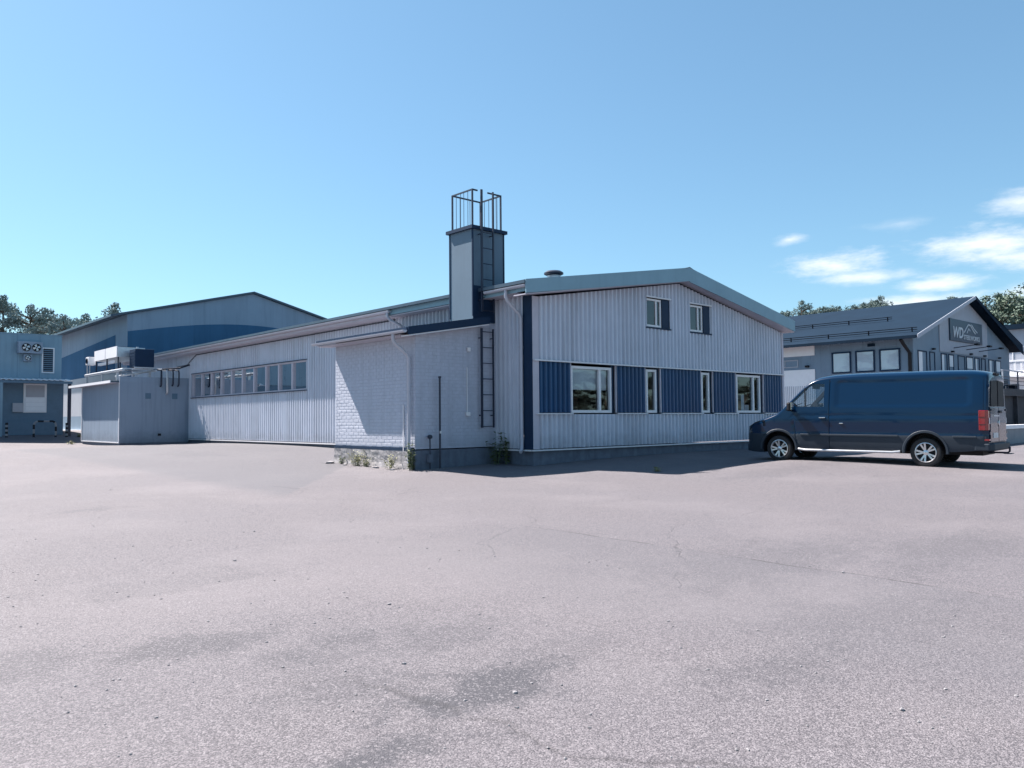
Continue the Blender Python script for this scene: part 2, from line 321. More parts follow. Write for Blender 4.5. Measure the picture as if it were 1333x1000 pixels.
        ln = n.new('ShaderNodeVectorMath'); ln.operation = 'LENGTH'; l.new(q.outputs[0], ln.inputs[0])
        v = mth('MULTIPLY', rng_(mth('ADD', ln.outputs['Value'], so), .35, 1.25, 1, 0, True), a)
        st = v if st is None else mth('MAXIMUM', st, v)
    base = mix(st, base, (.085, .088, .10))
    base = mix(rng_(sep2.outputs[1], .74, .98, 0, .50), base, (.48, .455, .458))          # larger pale chips, washed clean even in the stains
    # older, greyer patch of paving along the long wall, with a clear edge
    wob = rng_(noise(.9, 4), 0, 1, -.25, .25)
    sx = n.new('ShaderNodeSeparateXYZ'); l.new(pos, sx.inputs[0])
    e1 = mth('ADD', mth('ADD', mth('MULTIPLY', sx.outputs[0], .78), mth('MULTIPLY', sx.outputs[1], -.62)), wob)     # edge lines
    inp = mth('MULTIPLY', rng_(e1, -5.55, -5.45, 1, 0), rng_(mth('ADD', sx.outputs[0], wob), -9.0, -8.4, 0, 1))
    inp = mth('MULTIPLY', inp, rng_(mth('ADD', sx.outputs[1], wob), 24, 25, 1, 0))
    base = mix(mth('MULTIPLY', inp, .6), base, (.17, .175, .19))
    # cracks: warped thin voronoi borders, broken up
    wv = n.new('ShaderNodeVectorMath'); wv.operation = 'MULTIPLY_ADD'; wn_ = n.new('ShaderNodeTexNoise'); wn_.inputs['Scale'].default_value = .5; wn_.inputs['Detail'].default_value = 6; l.new(pos, wn_.inputs['Vector'])
    l.new(wn_.outputs['Color'], wv.inputs[0]); wv.inputs[1].default_value = (2.2, 2.2, 0); l.new(pos, wv.inputs[2])
    cd = vor(.17, 'DISTANCE_TO_EDGE', wv.outputs[0]); cm_ = rng_(cd, 0, .0024, 1, 0)
    crk = mth('MULTIPLY', cm_, rng_(noise(.3, 3), .43, .52, 0, 1))
    base = mix(mth('MULTIPLY', crk, .38), base, (.055, .053, .055))
    sm = mth('ADD', sx.outputs[0], mth('MULTIPLY', wob, .5)); low = rng_(sx.outputs[1], -9.2, -8.2, 1, 0)
    lane = mth('MULTIPLY', mth('MULTIPLY', rng_(sm, -8.46, -8.40, 1, 0), rng_(sm, -11.6, -10.6, 0, 1)), low)
    base = mix(mth('MULTIPLY', lane, .22), base, (.16, .165, .18))
    seam = mth('MULTIPLY', mth('MULTIPLY', rng_(mth('ABSOLUTE', mth('ADD', sm, 8.43)), .006, .028, 1, 0), low), rng_(noise(1.3, 5), .40, .55, 0, 1))
    base = mix(mth('MULTIPLY', seam, .75), base, (.07, .068, .07))
    base = mix(1.0, base, (.572, .563, .588), 'MULTIPLY')
    l.new(base, b.inputs['Base Color'])
    b.inputs['Roughness'].default_value = .82
    h = mth('ADD', mth('MULTIPLY', sepc.outputs[0], .6), mth('ADD', mth('MULTIPLY', gap, -.8), mth('MULTIPLY', crk, -1.5)))
    h = mth('ADD', h, mth('MULTIPLY', sep2.outputs[1], .5))
    bp = n.new('ShaderNodeBump'); bp.inputs['Strength'].default_value = .7; bp.inputs['Distance'].default_value = .006
    l.new(h, bp.inputs['Height']); l.new(bp.outputs[0], b.inputs['Normal'])
    return m
M['asphalt'] = asphalt()
me = bpy.data.meshes.new('asphalt_yard'); me.from_pydata(np.c_[X.ravel(), Y.ravel(), Z.ravel()].tolist(), [], fq.tolist()); me.materials.append(M['asphalt']); me.shade_smooth()
yard = bpy.data.objects.new('asphalt_yard', me); col.objects.link(yard); yard['kind'] = 'structure'


# ------------------------------------------------------------------ windows
def wbox(mb, face, base, a0, a1, d0, d1, z0, z1, mi=0):      # d = distance outward from the wall plane
    if face == '-y': mb.box(a0, a1, base-d1, base-d0, z0, z1, mi)
    else: mb.box(base-d1, base-d0, a0, a1, z0, z1, mi)
    return mb
def wquad(mb, face, base, a0, a1, d, z0, z1):
    p = [(a0, z0), (a1, z0), (a1, z1), (a0, z1)]
    mb.add([(a, base-d, z) if face == '-y' else (base-d, a, z) for a, z in p], [(0, 1, 2, 3)]); return mb
def window(parent, face, base, a0, a1, z0, z1, fw=.07, d0=-.10, d1=.0, muls=(), gl='glass', blind=0., fm='frame', room='dark', rd=.9, mw=.07):
    f = MB()
    wbox(f, face, base, a0, a1, d0, d1, z0, z0+fw); wbox(f, face, base, a0, a1, d0, d1, z1-fw, z1)
    wbox(f, face, base, a0, a0+fw, d0, d1-.002, z0+fw, z1-fw); wbox(f, face, base, a1-fw, a1, d0, d1-.002, z0+fw, z1-fw)
    w = f.build('window', fm, parent, bevel=.006)
    edges = [a0+fw] + [v for m in muls for v in (m-mw/2, m+mw/2)] + [a1-fw]
    for m in muls: wbox(MB(), face, base, m-mw/2, m+mw/2, d0+.003, d1-.004, z0+fw, z1-fw).build('mullion', fm, w, bevel=.005)
    for i in range(0, len(edges), 2):
        wquad(MB(), face, base, edges[i], edges[i+1], d0+.03, z0+fw, z1-fw).build('pane', gl, w, fix=False)
    if room:
        r = MB(); e = d0-rd
        wquad(r, face, base, a0-.25, a1+.25, e, z0-.35, z1+.2)
        s = MB()
        for (p0, p1, q0, q1) in ((a0-.25, a0-.23, z0-.35, z1+.2), (a1+.23, a1+.25, z0-.35, z1+.2), (a0-.22, a1+.22, z0-.35, z0-.33), (a0-.22, a1+.22, z1+.18, z1+.2)):
            wbox(r, face, base, p0, p1, e, d0-.02, q0, q1)
        r.build('interior', room, w)
    if blind: wbox(MB(), face, base, a0+fw, a1-fw, d0-.07, d0-.055, z1-fw-(z1-z0-2*fw)*blind, z1-fw).build('blind', 'blind', w)
    return w

# ------------------------------------------------------------------ main building
W, L = 14.15, 36.5
def rz_(x): return 5.24+(x+.55)*.1634 if x < 7.1 else 6.49-(x-7.1)*.18
RIDGE = 7.1
hall = thing('industrial_building', (0, 0, 0), 'long low gabled metal building with corrugated light walls and a blue window band', 'building')
T = lambda x: rz_(x)-.47
# gable cladding
up = MB()
segs = [(0.22, 5.29), (6.58, 7.73), (9.03, W-.08)]
for a, b in segs: corr(up, 'x', a, b, 3.06, T, 0, -1)
for a, b in ((5.29, 6.58), (7.73, 9.03)):
    corr(up, 'x', a, b, 3.06, 4.36, 0, -1); corr(up, 'x', a, b, 5.42, T, 0, -1)
up.build('upper_gable_cladding', 'clad', hall, fix=False)
lowc = MB(); corr(lowc, 'x', .22, W-.08, .45, 1.45, 0, -1); lowc.build('lower_gable_cladding', 'clad', hall, fix=False)
for a, b in ((.24, 1.55), (3.72, 5.14), (6.04, 8.33), (9.16, 10.62), (12.66, W-.06)):
    p = MB(); corr(p, 'x', a, b, 1.50, 3.0, .02, -1); p.build('blue_panel', 'blue', hall, fix=False)
    B('panel_edge_trim', 'trim', hall, a-.06, a-.005, -.035, .02, 1.5, 3.0); B('panel_edge_trim', 'trim', hall, b+.005, b+.06, -.035, .02, 1.5, 3.0)
B('corner_trim', 'trim', hall, -.03, .22, -.06, .0, .44, T(.2))
B('corner_trim', 'trim', hall, W-.09, W+.05, -.06, .02, .44, T(W)-.02)
B('side_corner_trim', 'bluedark', hall, -.062, -.031, -.056, .30, .44, 4.92)
B('band_drip', 'white', hall, .0, W, -.125, -.062, 3.005, 3.05)
for a, b in ((.1, 1.6), (3.66, 5.2), (5.98, 8.4), (9.1, 10.68), (12.6, W)):
    B('sill_drip', 'white', hall, a, b, -.125, -.062, 1.45, 1.485)
B('base_drip', 'white', hall, -.08, W+.02, -.12, -.02, .385, .425)
B('plinth', 'plinth', hall, .02, W, -.0, .3, -.4, .384)
# gable windows
w1 = window(hall, '-y', 0, 1.62, 3.50, 1.49, 2.93, fw=.085, muls=(2.95,), blind=.5, room='dark', rd=1.6, mw=.1)
window(hall, '-y', 0, 5.27, 5.83, 1.49, 2.95, fw=.085, room='inner', rd=.7)
window(hall, '-y', 0, 8.45, 8.95, 1.49, 2.95, fw=.085, room='dark', rd=.7)
w4 = window(hall, '-y', 0, 10.74, 12.45, 1.49, 2.95, fw=.085, muls=(11.95,), room='dark', rd=1.4, mw=.1)
for a, b in ((1.5, 1.62), (3.5, 3.62), (5.15, 5.27), (5.83, 5.95), (8.33, 8.45), (8.95, 9.07), (10.62, 10.74), (12.45, 12.57)):
    B('window_reveal', 'bluedark', hall, a+.002, b-.002, .03, .10, 1.485, 3.0)
for i, (a, b) in enumerate(((5.31, 6.56), (7.75, 9.01))):
    w = window(hall, '-y', 0, a, a+.85, 4.40, 5.36, fw=.07, d0=-.08, d1=-.01, muls=(a+.58,), room='inner' if i else 'dark', rd=.8)
    B('window_side_panel', 'bluedark', hall, a+.86, b, -.02, .05, 4.40, 5.38)
    B('window_drip', 'white', hall, a-.06, b+.06, -.09, -.036, 5.38, 5.43); B('window_sill', 'bluedark', hall, a-.05, b+.05, -.08, -.036, 4.33, 4.38)
# things seen in the windows
for (x, z0, z1, wd, m) in ((10.95, 1.6, 1.95, .35, 'orange'), (11.3, 1.6, 2.2, .22, 'blind'), (11.55, 1.6, 1.8, .3, 'white')):
    o = MB().box(x, x+wd, .16, .38, 1.575, z1).build('carton', m, None, bevel=.01)
    tag(o, {'orange': 'brown cardboard carton standing inside the wide window beside the van', 'blind': 'tall pale carton standing inside the wide window beside the van', 'white': 'low white carton lying inside the wide window beside the van'}[m], 'carton')
B('windowsill_board', 'frame', w4, 10.7, 12.5, .11, .5, 1.55, 1.572)
# long wall: cladding around the strip of windows
sd = MB()
WY0, WY1, WZ0, WZ1 = 13.5, 26.3, 2.62, 3.87
corr(sd, 'y', .30, WY0, .45, 4.93, 0, -1); corr(sd, 'y', WY1, L, .45, 4.93, 0, -1)
corr(sd, 'y', WY0, WY1, .45, WZ0, 0, -1); corr(sd, 'y', WY0, WY1, WZ1, 4.93, 0, -1)
sd.build('long_wall_cladding', 'clad', hall, fix=False)
rs = MB(); corr(rs, 'y', .0, L, .45, 4.9, W, 1); rs.build('far_wall_cladding', 'clad', hall, fix=False)
bs = MB(); corr(bs, 'x', 0, W, .45, lambda t: rz_(t)-.2, L, 1); bs.build('rear_wall_cladding', 'clad', hall, fix=False)
B('base_drip', 'white', hall, -.12, -.01, 5.95, 26.6, .385, .425)
B('base_drip', 'white', hall, -.12, -.037, -.018, 1.52, .385, .425)
B('long_plinth', 'plinth', hall, .02, .3, .302, L, -.4, .383)
n = 10; dy = (WY1-WY0-.12)/n
win = MB(); 
strip = window(hall, '-x', 0, WY0, WY1, WZ0, WZ1, fw=.06, d0=-.055, d1=.06, muls=[WY0+.06+dy*k for k in range(1, n)], gl='lglass', fm='trim', room='dark', rd=2.0, mw=.12)
B('strip_drip', 'bluedark', hall, -.11, -.062, WY0-.05, WY1+.05, WZ1+.002, WZ1+.03); B('strip_sill', 'bluedark', hall, -.12, -.062, WY0-.05, WY1+.05, WZ0-.035, WZ0-.002)
# roof
rf = MB()
for (xa, xb) in ((-.70, RIDGE), (RIDGE, W+.15)):
    za, zb = rz_(xa), 6.49 if xb == RIDGE else rz_(xb)
    if xa == RIDGE: za = 6.49
    rf.prism([(xa, za-.07), (xb, zb-.07), (xb, zb), (xa, za)], 'y', -.50, L)
roof = rf.build('roof', 'roof', hall)
for k, (xa, xb) in enumerate(((-.71, RIDGE-.001), (RIDGE+.001, W+.16))):
    za = rz_(xa) if k == 0 else 6.49; zb = 6.49 if k == 0 else rz_(xb)
    MB().prism([(xa, za-.36), (xb, zb-.44 if k == 0 else zb-.40), (xb, zb+.03), (xa, za+.03)] if k == 0 else [(xa, za-.47), (xb, zb-.40), (xb, zb+.03), (xa, za+.03)], 'y', -.535, -.502).build('barge_board', 'teal', hall)
    MB().prism([(xa+.01, za-.40), (xb, zb-.44), (xb, zb-.41), (xa+.01, za-.37)], 'y', -.50, .0 if k else .0).build('gable_soffit', 'trim', hall)
MB().prism([(RIDGE-.25, 6.49-.02), (RIDGE, 6.545), (RIDGE+.25, 6.49-.02), (RIDGE+.25, 6.46), (RIDGE, 6.52), (RIDGE-.25, 6.46)], 'y', -.54, L).build('ridge_cap', 'roof', hall)
B('eave_fascia', 'teal', hall, -.58, -.552, 1.40, 6.8, 4.97, 5.155)
B('eave_fascia', 'trim', hall, -.58, -.552, 6.81, L, 4.95, 5.15)
B('eave_fascia', 'teal', hall, -.58, -.552, -.50, 1.39, 4.94, 5.155)
B('eave_soffit', 'trim', hall, -.55, -.036, .0, L, 4.93, 4.955)
B('far_eave_fascia', 'teal', hall, W+.12, W+.15, -.50, L, 4.85, 5.2)
def gutter(y0, y1, x, z, r, parent):
    g = MB(); n = 10; rows = []
    for y in (y0, y1):
        rows += [(x + r*math.cos(math.pi + math.pi*k/n), y, z + r*math.sin(math.pi + math.pi*k/n)) for k in range(n+1)] + [(x + (r-.012)*math.cos(2*math.pi - math.pi*k/n), y, z + (r-.012)*math.sin(2*math.pi - math.pi*k/n)) for k in range(n+1)]
    m = 2*(n+1); g.add(rows, [(k, (k+1) % m, m+(k+1) % m, m+k) for k in range(m)])
    for y in (y0, y1): g.add([(x + r*math.cos(math.pi + math.pi*k/n), y, z + r*math.sin(math.pi + math.pi*k/n)) for k in range(n+1)], [tuple(range(n+1))])
    return g.build('gutter', 'pipe', parent, smooth=False)
gutter(6.4, L, -.665, 5.105, .075, hall); gutter(-.49, 1.30, -.665, 5.105, .075, hall)
B('roof_edge', 'roof', hall, -.735, -.701, -.498, L, 5.135, 5.232)
def pipe(parent, pts, r=.05, m='pipe', name='downpipe'): return MB().tube(pts, r, 10).build(name, m, parent, smooth=True)
pipe(hall, [(-.66, .38, 5.05), (-.66, .38, 4.86), (-.60, .37, 4.72), (-.18, .34, 4.38), (-.12, .33, 4.26), (-.12, .33, .55), (-.16, .30, .44), (-.26, .24, .36)])
for z in (3.4, 1.9, .7): B('pipe_bracket', 'pipe', hall, -.19, -.04, .30, .36, z, z+.04)
pipe(hall, [(-.66, 6.55, 5.05), (-.66, 6.55, 4.9), (-.56, 6.5, 4.78), (-.2, 6.42, 4.62), (-.14, 6.4, 4.5), (-.14, 6.4, 4.22)], .055)
B('conduit', 'steel', hall, -.075, -.040, 6.9, 25.7, 4.855, 4.90)
pipe(hall, [(-.06, 25.7, 4.878), (-.06, 26.5, 4.60), (-.06, 26.95, 4.42), (-.06, 28.5, 4.38)], .03, 'steel', 'conduit')
# snow guard along the eave
sg = MB()
for h in (.05,): sg.tube([(-.25, 6.9, rz_(-.25)+h), (-.25, L-.2, rz_(-.25)+h)], .018, 6)
sgo = sg.build('snow_guard', 'steel', hall)
for k in range(12): B('bracket', 'steel', sgo, -.27, -.23, 8+k*2.45, 8.04+k*2.45, rz_(-.25)-.02, rz_(-.25)+.07)
# roof cowl
vx, vy = 2.45, 1.5; vz = rz_(vx)
vent = MB().lathe([(.20, -.1), (.20, .22), (.22, .23), (.22, .25)], (vx, vy, vz), n=18).build('roof_vent', 'galv', None, smooth=True)
tag(vent, 'round metal ventilation cowl on the roof beside the chimney', 'vent')
MB().lathe([(.26, .27), (.32, .30), (.32, .345), (.24, .40), (.02, .42)], (vx, vy, vz), n=18).build('cap', 'steel', vent, smooth=True)

# ------------------------------------------------------------------ brick annex
AX, AY0, AY1 = -3.02, 1.55, 5.93
def az_(x): return 3.84 + (x+3.5)*.175          # roof top
an = thing('brick_annex', (AX, AY0, 0), 'small painted brick lean-to with dark roof edge standing against the long building', 'annex')
ZB = .56; CO = .10
awall = MB()
awall.prism([(AX, .5), (-.05, .5), (-.05, az_(-.05)-.2), (AX, az_(AX)-.12)], 'y', AY0, AY1).build('wall', 'mortar', an)
aw = [c for c in an.children if c.name.startswith('wall')][0]
bl, bh, jt = .270, .085, .015
def brick_mesh(name, lx, ly, lz):
    m = MB().box(0, lx, 0, ly, 0, lz); me = bpy.data.meshes.new(name); me.from_pydata(m.v, [], m.f)
    bm = bmesh.new(); bm.from_mesh(me); bmesh.ops.recalc_face_normals(bm, faces=bm.faces[:])
    bmesh.ops.bevel(bm, geom=[e for e in bm.edges], offset=.006, segments=1, affect='EDGES'); bm.to_mesh(me); bm.free(); me.materials.append(M['brick']); return me
bm_full = brick_mesh('brick', .03, bl, bh); bm_half = brick_mesh('brick_half', .03, bl/2-.008, bh)
bm_fx = brick_mesh('brick_front', bl, .03, bh)
rest = MB(); nb = 0
ncourse = int((az_(AX)-.14-ZB)/CO)
def place(me, p, dims):
    global nb
    o = bpy.data.objects.new('brick', me); col.objects.link(o); o.parent = aw
    o.location = Vector(p) - ORG[aw]; nb += 1
for c in range(ncourse):
    z = ZB + c*CO; y = AY0+.002
    half = c % 2
    while y < AY1-.05:
        ln = bl/2-.008 if half else bl; half = 0
        ln2 = min(ln, AY1-y)
        dx = random.uniform(.0025, .0055)
        if nb < 300 and abs(ln2-ln) < 1e-6: place(bm_full if ln > .2 else bm_half, (AX-dx, y, z), None)
        else: rest.box(AX-dx, AX+.02, y, y+ln2, z, z+bh)
        y += ln+jt
for c in range(int((4.2-ZB)/CO)):
    z = ZB + c*CO; x = AX+.02 - (.14 if c % 2 else 0)
    while x < -.12:
        x0 = max(x, AX+.004); x1 = min(x+bl, -.06)
        if z+bh < az_(x0)-.16 and x1-x0 > .04:
            dx = random.uniform(.0025, .0055); rest.box(x0, x1, AY0-dx, AY0+.02, z, z+bh)
        x += bl+jt
r = rest.build('upper_bricks', 'brick', aw); r['kind'] = 'stuff'
B('base_course', 'bluedark', an, AX-.035, AX-.001, AY0+.05, AY1, .47, .545)
MB().box(AX-.03, -.06, AY0-.025, AY1+.02, -.4, .468).build('plinth', 'plinth', an)
# crumbling render on the lit side of the plinth
pm = MB(); ys = np.linspace(AY0+.03, AY1, 40); zs = np.linspace(-.12, .44, 9)
for i, y in enumerate(ys):
    for j, z in enumerate(zs):
        pm.v.append((AX-.045-.015*random.random()-(.06*max(0, .12-z)/.2 if j < 4 else 0), float(y), float(z)+random.uniform(-.015, .015)))
for i in range(39):
    for j in range(8):
        a = i*9+j
        if True: pm.f.append((a, a+9, a+10, a+1)); pm.m.append(0)
pm.build('crumbling_render', 'rough', an, fix=False)
ro = MB().prism([(-3.5, az_(-3.5)-.06), (-.62, az_(-.62)-.06), (-.62, az_(-.62)), (-3.5, az_(-3.5))], 'y', 1.20, 6.25)
ro.prism([(-.62, az_(-.62)-.06), (-.055, az_(-.06)-.06), (-.055, az_(-.06)), (-.62, az_(-.62))], 'y', 2.66, 6.25)
ro.build('roof', 'roof', an)
MB().prism([(-3.52, az_(-3.52)-.20), (-.60, az_(-.60)-.20), (-.60, az_(-.60)+.02), (-3.52, az_(-3.52)+.02)], 'y', 1.16, 1.198).build('fascia', 'bluedark', an)
MB().prism([(-3.5, az_(-3.5)-.235), (-.62, az_(-.62)-.235), (-.62, az_(-.62)-.205), (-3.5, az_(-3.5)-.205)], 'y', 1.17, 1.53).build('soffit', 'white', an)
B('eave_fascia', 'bluedark', an, -3.54, -3.502, 1.22, 6.25, 3.70, 3.85)
MB().box(-3.49, AX-.02, 1.6, 6.24, 3.665, 3.69).build('eave_soffit', 'trim', an)
gutter(1.18, 6.3, -3.615, 3.76, .07, an)
pipe(an, [(-3.60, 1.78, 3.70), (-3.60, 1.78, 3.52), (-3.52, 1.77, 3.42), (-3.18, 1.74, 3.16), (-3.12, 1.73, 3.04), (-3.12, 1.73, .12)], .05)
B('conduit', 'white', an, AX-.04, AX-.016, 2.08, 2.11, .1, 1.75)
# lamp, cable run and switch on the annex end wall
o = MB().box(-1.19, -1.09, AY0-.09, AY0-.0135, 3.32, 3.44).build('wall_lamp', 'yel', None, bevel=.012); tag(o, 'small square white fitting high on the brick annex beside the ladder', 'wall lamp')
o = MB().box(-1.25, -1.11, AY0-.085, AY0-.0135, 1.42, 1.54).build('junction_box', 'yel', None, bevel=.012); tag(o, 'small white socket box low on the brick annex beside the ladder', 'junction box')
MB().box(-1.20, -1.178, AY0-.035, AY0-.0135, 1.541, 2.85).build('cable_duct', 'yel', o)
# steel pole standing in front of the annex
gzp = float(gz(-2.3, 1.38)); pol = MB().tube([(-2.3, 1.38, gzp-.25), (-2.3, 1.38, 2.52)], .03, 10).build('steel_pole', 'steel', None, smooth=True); tag(pol, 'thin dark steel pole standing upright in front of the brick annex', 'pole')
MB().lathe([(.045, 0), (.045, .04), (.03, .05)], (-2.3, 1.38, 2.50), n=10).build('cap', 'steel', pol, smooth=True)
MB().box(-2.335, -2.265, 1.335, 1.348, .93, 1.0).build('reflector', 'lamp', pol)
tp = MB().tube([(-2.62, 1.42, float(gz(-2.6, 1.42))-.1), (-2.62, 1.42, .80)], .02, 8).build('standpipe', 'steel', None, smooth=True); tag(tp, 'short dark water standpipe with a tap at the foot of the brick annex', 'standpipe')
MB().lathe([(.055, -.05), (.065, 0), (.055, .05)], (-2.62, 1.42, .84), 'y', n=12).build('tap_wheel', 'steel', tp, smooth=True)
MB().box(-2.68, -2.56, 1.36, 1.50, .12, .35).build('meter_box', 'plinth', tp, bevel=.01)

# ------------------------------------------------------------------ chimney with roof cage
CX0, CX1, CY0, CY1, CZ = -.93, .31, 1.55, 2.65, 7.02
ch = thing('chimney', (-.3, 2.1, 4.2), 'tall square sheet-clad chimney with a railed cage on top', 'chimney')
B('shaft', 'chim', ch, CX0, CX1, CY0, CY1, 4.22, CZ)
MB().box(CX0+.012, -.04, CY0-.014, CY0-.002, 4.24, 5.32).build('lower_panel', 'bluedark', ch)
for (a, b) in ((CX0, CY0), (CX1, CY0), (CX0, CY1)):
    B('edge_trim', 'bluedark', ch, a-.02, a+.02, b-.021, b+.019, 4.4 if a < 0 else 5.5, CZ)
B('cap', 'bluedark', ch, CX0-.09, CX1+.09, CY0-.09, CY1+.09, CZ, CZ+.10)
cage = MB(); zt = 8.24; e = .03
cs = [(CX0+e, CY0+e), (CX1-.08, CY0+e), (CX1-.08, CY1-.1), (CX0+e, CY1-.1)]
for (a, b) in cs: cage.box(a-.022, a+.022, b-.022, b+.022, CZ+.10, zt)
cage.box(cs[0][0], -.70, CY0+e-.018, CY0+e+.018, zt-.04, zt+.002); cage.box(-.30, cs[1][0], CY0+e-.018, CY0+e+.018, zt-.04, zt+.002)
cage.box(cs[1][0]-.018, cs[1][0]+.018, cs[1][1], cs[2][1], zt-.04, zt+.001); cage.box(cs[3][0], cs[2][0], cs[3][1]-.018, cs[3][1]+.018, zt-.04, zt+.002); cage.box(cs[0][0]-.018, cs[0][0]+.018, cs[0][1], cs[3][1], zt-.04, zt+.001)
cg = cage.build('cage', 'steel', ch)
for t in (.22, .42, .58, .8):
    y = cs[0][1]+(cs[3][1]-cs[0][1])*t; B('bar', 'steel', cg, cs[0][0]-.006, cs[0][0]+.006, y-.006, y+.006, CZ+.10, zt-.04)
    B('bar', 'steel', cg, cs[1][0]-.006, cs[1][0]+.006, y-.006, y+.006, CZ+.10, zt-.04)
for x in (-.05, .08): B('bar', 'steel', cg, x-.006, x+.006, CY0+e-.006, CY0+e+.006, CZ+.10, zt-.04)
for x in (-.6, -.2): B('bar', 'steel', cg, x-.006, x+.006, cs[2][1]-.006, cs[2][1]+.006, CZ+.10, zt-.04)
def ladder(z0, z1, y, label, step=.47, ext=0, st=.025):
    l = thing('ladder', (-.5, y, z0), label, 'ladder')
    for x, w in ((-.725, st+.008), (-.275, st-.004)): B('stringer', 'steel', l, x-w, x+w, y-.02, y+.02, z0, z1+ext)
    z = z0+.04; k = 0
    while z < z1: MB().tube([(-.69, y, z), (-.30, y, z)], .014, 6).build('rung', 'steel', l); z += step
    for z in (z0+.35, z1-.3):
        for x in (-.725, -.275): B('bracket', 'steel', l, x-.012, x+.012, y+.021, CY0-.016, z, z+.03)
ladder(1.07, 4.03, 1.40, 'dark steel ladder fixed to the brick annex wall under the chimney')
ladder(4.52, 7.15, 1.36, 'dark steel ladder climbing the chimney up to the cage', ext=1.05)

# ------------------------------------------------------------------ flat-roofed shed with cooling plant
SX, SY0, SY1, SZ = -3.54, 26.71, 33.75, 3.38
sh = thing('flat_roofed_shed', (SX, SY0, .1), 'low flat-roofed panel shed built against the far end of the long wall', 'shed')
B('wall', 'shed', sh, SX, -.05, SY0, SY1, .28, SZ)
B('plinth', 'plinth', sh, SX+.03, -.06, SY0+.03, SY1-.03, -.3, .279)
B('base_trim', 'white', sh, SX-.03, SX-.002, SY0-.02, SY1, .28, .33)
for y in (SY0-.02, SY1-.06): B('corner_trim', 'white', sh, SX-.03, SX-.002, y, y+.08, .331, SZ-.02)
MB().box(SX-.40, .0-.05, SY0+.12, SY1+1.2, SZ+.002, SZ+.07).build('roof', 'roof', sh)
B('roof_edge', 'wpaint', sh, SX-.44, SX-.402, SY0+.10, SY1+1.2, SZ-.03, SZ+.10); MB().box(SX-.40, SX-.031, SY0+.14, SY1+1.2, SZ-.022, SZ-.002).build('soffit', 'trim', sh)
B('wall_capping', 'shed', sh, SX, -.05, SY0+.0, SY0+.10, SZ+.002, SZ+.30)
for x in (-2.3, -.95): B('vent_grille', 'boxdark', sh, x, x+.28, SY0-.02, SY0-.002, 2.55, 2.85)
B('drain_cap', 'black', sh, -1.65, -1.5, SY0-.04, SY0-.002, .62, .74)
# plant frame
pf = thing('plant_frame', (SX, SY0, SZ+.07), 'steel pipe frame on stub posts carrying the cooling units', 'frame')
zr = 4.02
for x in (SX+.05, -1.9): MB().tube([(x, 26.3, zr), (x, 33.3, zr)], .075 if x < -3 else .05, 12).build('rail', 'galv', pf, smooth=True)
for x in (SX+.05, -1.9):
    for y in (27.3, 30.0, 33.0):
        p = B('post', 'galv', pf, x-.05, x+.05, y-.05, y+.05, SZ+.11, zr-.05); B('foot', 'black', p, x-.09, x+.09, y-.09, y+.09, SZ+.075, SZ+.109)
for y in (26.9, 28.6, 30.4, 32.2): B('cross_beam', 'galv', pf, SX+.1, -1.85, y-.03, y+.03, zr+.05, zr+.12)
B('brace', 'galv', pf, -3.1, -2.4, 27.22, 27.26, 3.82, 3.86)
# long condenser: two white panels
cu = thing('condenser', (-2.9, 30, zr+.12), 'long white flat-bed condenser with two side panels on the shed roof', 'condenser')
MB().box(-3.30, -1.95, 27.95, 32.2, 4.78, 5.30).build('casing', 'galv', cu)
for a, b in ((28.0, 30.0), (30.12, 32.15)): B('side_panel', 'wpaint', cu, -3.345, -3.302, a, b, 4.78, 5.34)
for (x, y) in ((-3.25, 28.05), (-3.25, 30.06), (-3.25, 32.1), (-2.0, 28.05), (-2.0, 32.1)): B('leg', 'steel', cu, x-.03, x+.03, y-.03, y+.03, zr+.12, 4.78)
B('under_tray', 'wpaint', cu, -3.2, -3.05, 28.9, 32.0, 4.52, 4.66)
for y in (29, 31): MB().lathe([(.42, 0), (.42, .08), (.38, .08), (.38, .01), (.05, .01), (.05, .0)], (-2.62, y, 5.30), n=18).build('fan_ring', 'black', cu, smooth=True)
du = thing('compressor_unit', (-2.3, 27, zr+.12), 'dark blue boxed compressor unit at the near end of the plant frame', 'cooling unit')
MB().box(-2.80, -1.86, 26.75, 27.7, 4.20, 5.14).build('casing', 'bluedark', du, bevel=.015)
for k in range(5): B('louvre', 'bluedark', du, -2.815, -2.801, 26.8, 27.6, 4.35+k*.15, 4.42+k*.15)
B('mounting_rail', 'galv', du, -2.85, -1.82, 26.72, 26.78, 4.141, 4.199)
B('top_bracket', 'galv', du, -2.6, -2.5, 27.2, 27.3, 5.14, 5.28)
fu = thing('fan_unit', (-3.3, 32.9, zr+.12), 'small white fan unit on legs at the far end of the plant frame', 'cooling unit')
B('casing', 'wpaint', fu, -3.55, -3.15, 32.5, 33.1, 4.60, 5.05, bevel=.02)
MB().lathe([(.17, 0), (.17, -.03), (.14, -.03), (.14, 0)], (-3.552, 32.8, 4.82), 'x', n=16).build('fan_guard', 'steel', fu, smooth=True)
for y in (32.55, 33.05): B('leg', 'galv', fu, -3.5, -3.45, y-.02, y+.02, zr+.08, 4.60)
pp = thing('pipe_bundle', (-1, 26.9, 3.7), 'bundle of insulated pipes bending down from the plant into the shed wall', 'pipes')
for k, (x, d, r_) in enumerate(((-1.55, .75, .045), (-1.25, 1.15, .055), (-.95, .7, .04), (-.65, .72, .04))):
    MB().tube([(-1.85 if k % 2 else -1.9, 27.05, 4.10-.0*k), (x-.1, 26.92-.05*k % .1, 4.10), (x, 26.6, 4.06), (x, 26.56, 3.95), (x, 26.56, 4.05-d), (x, 26.62, 3.98-d), (x, 26.70, 3.96-d)], r_, 8).build('pipe', 'steel' if k != 1 else 'galv', pp, smooth=True)
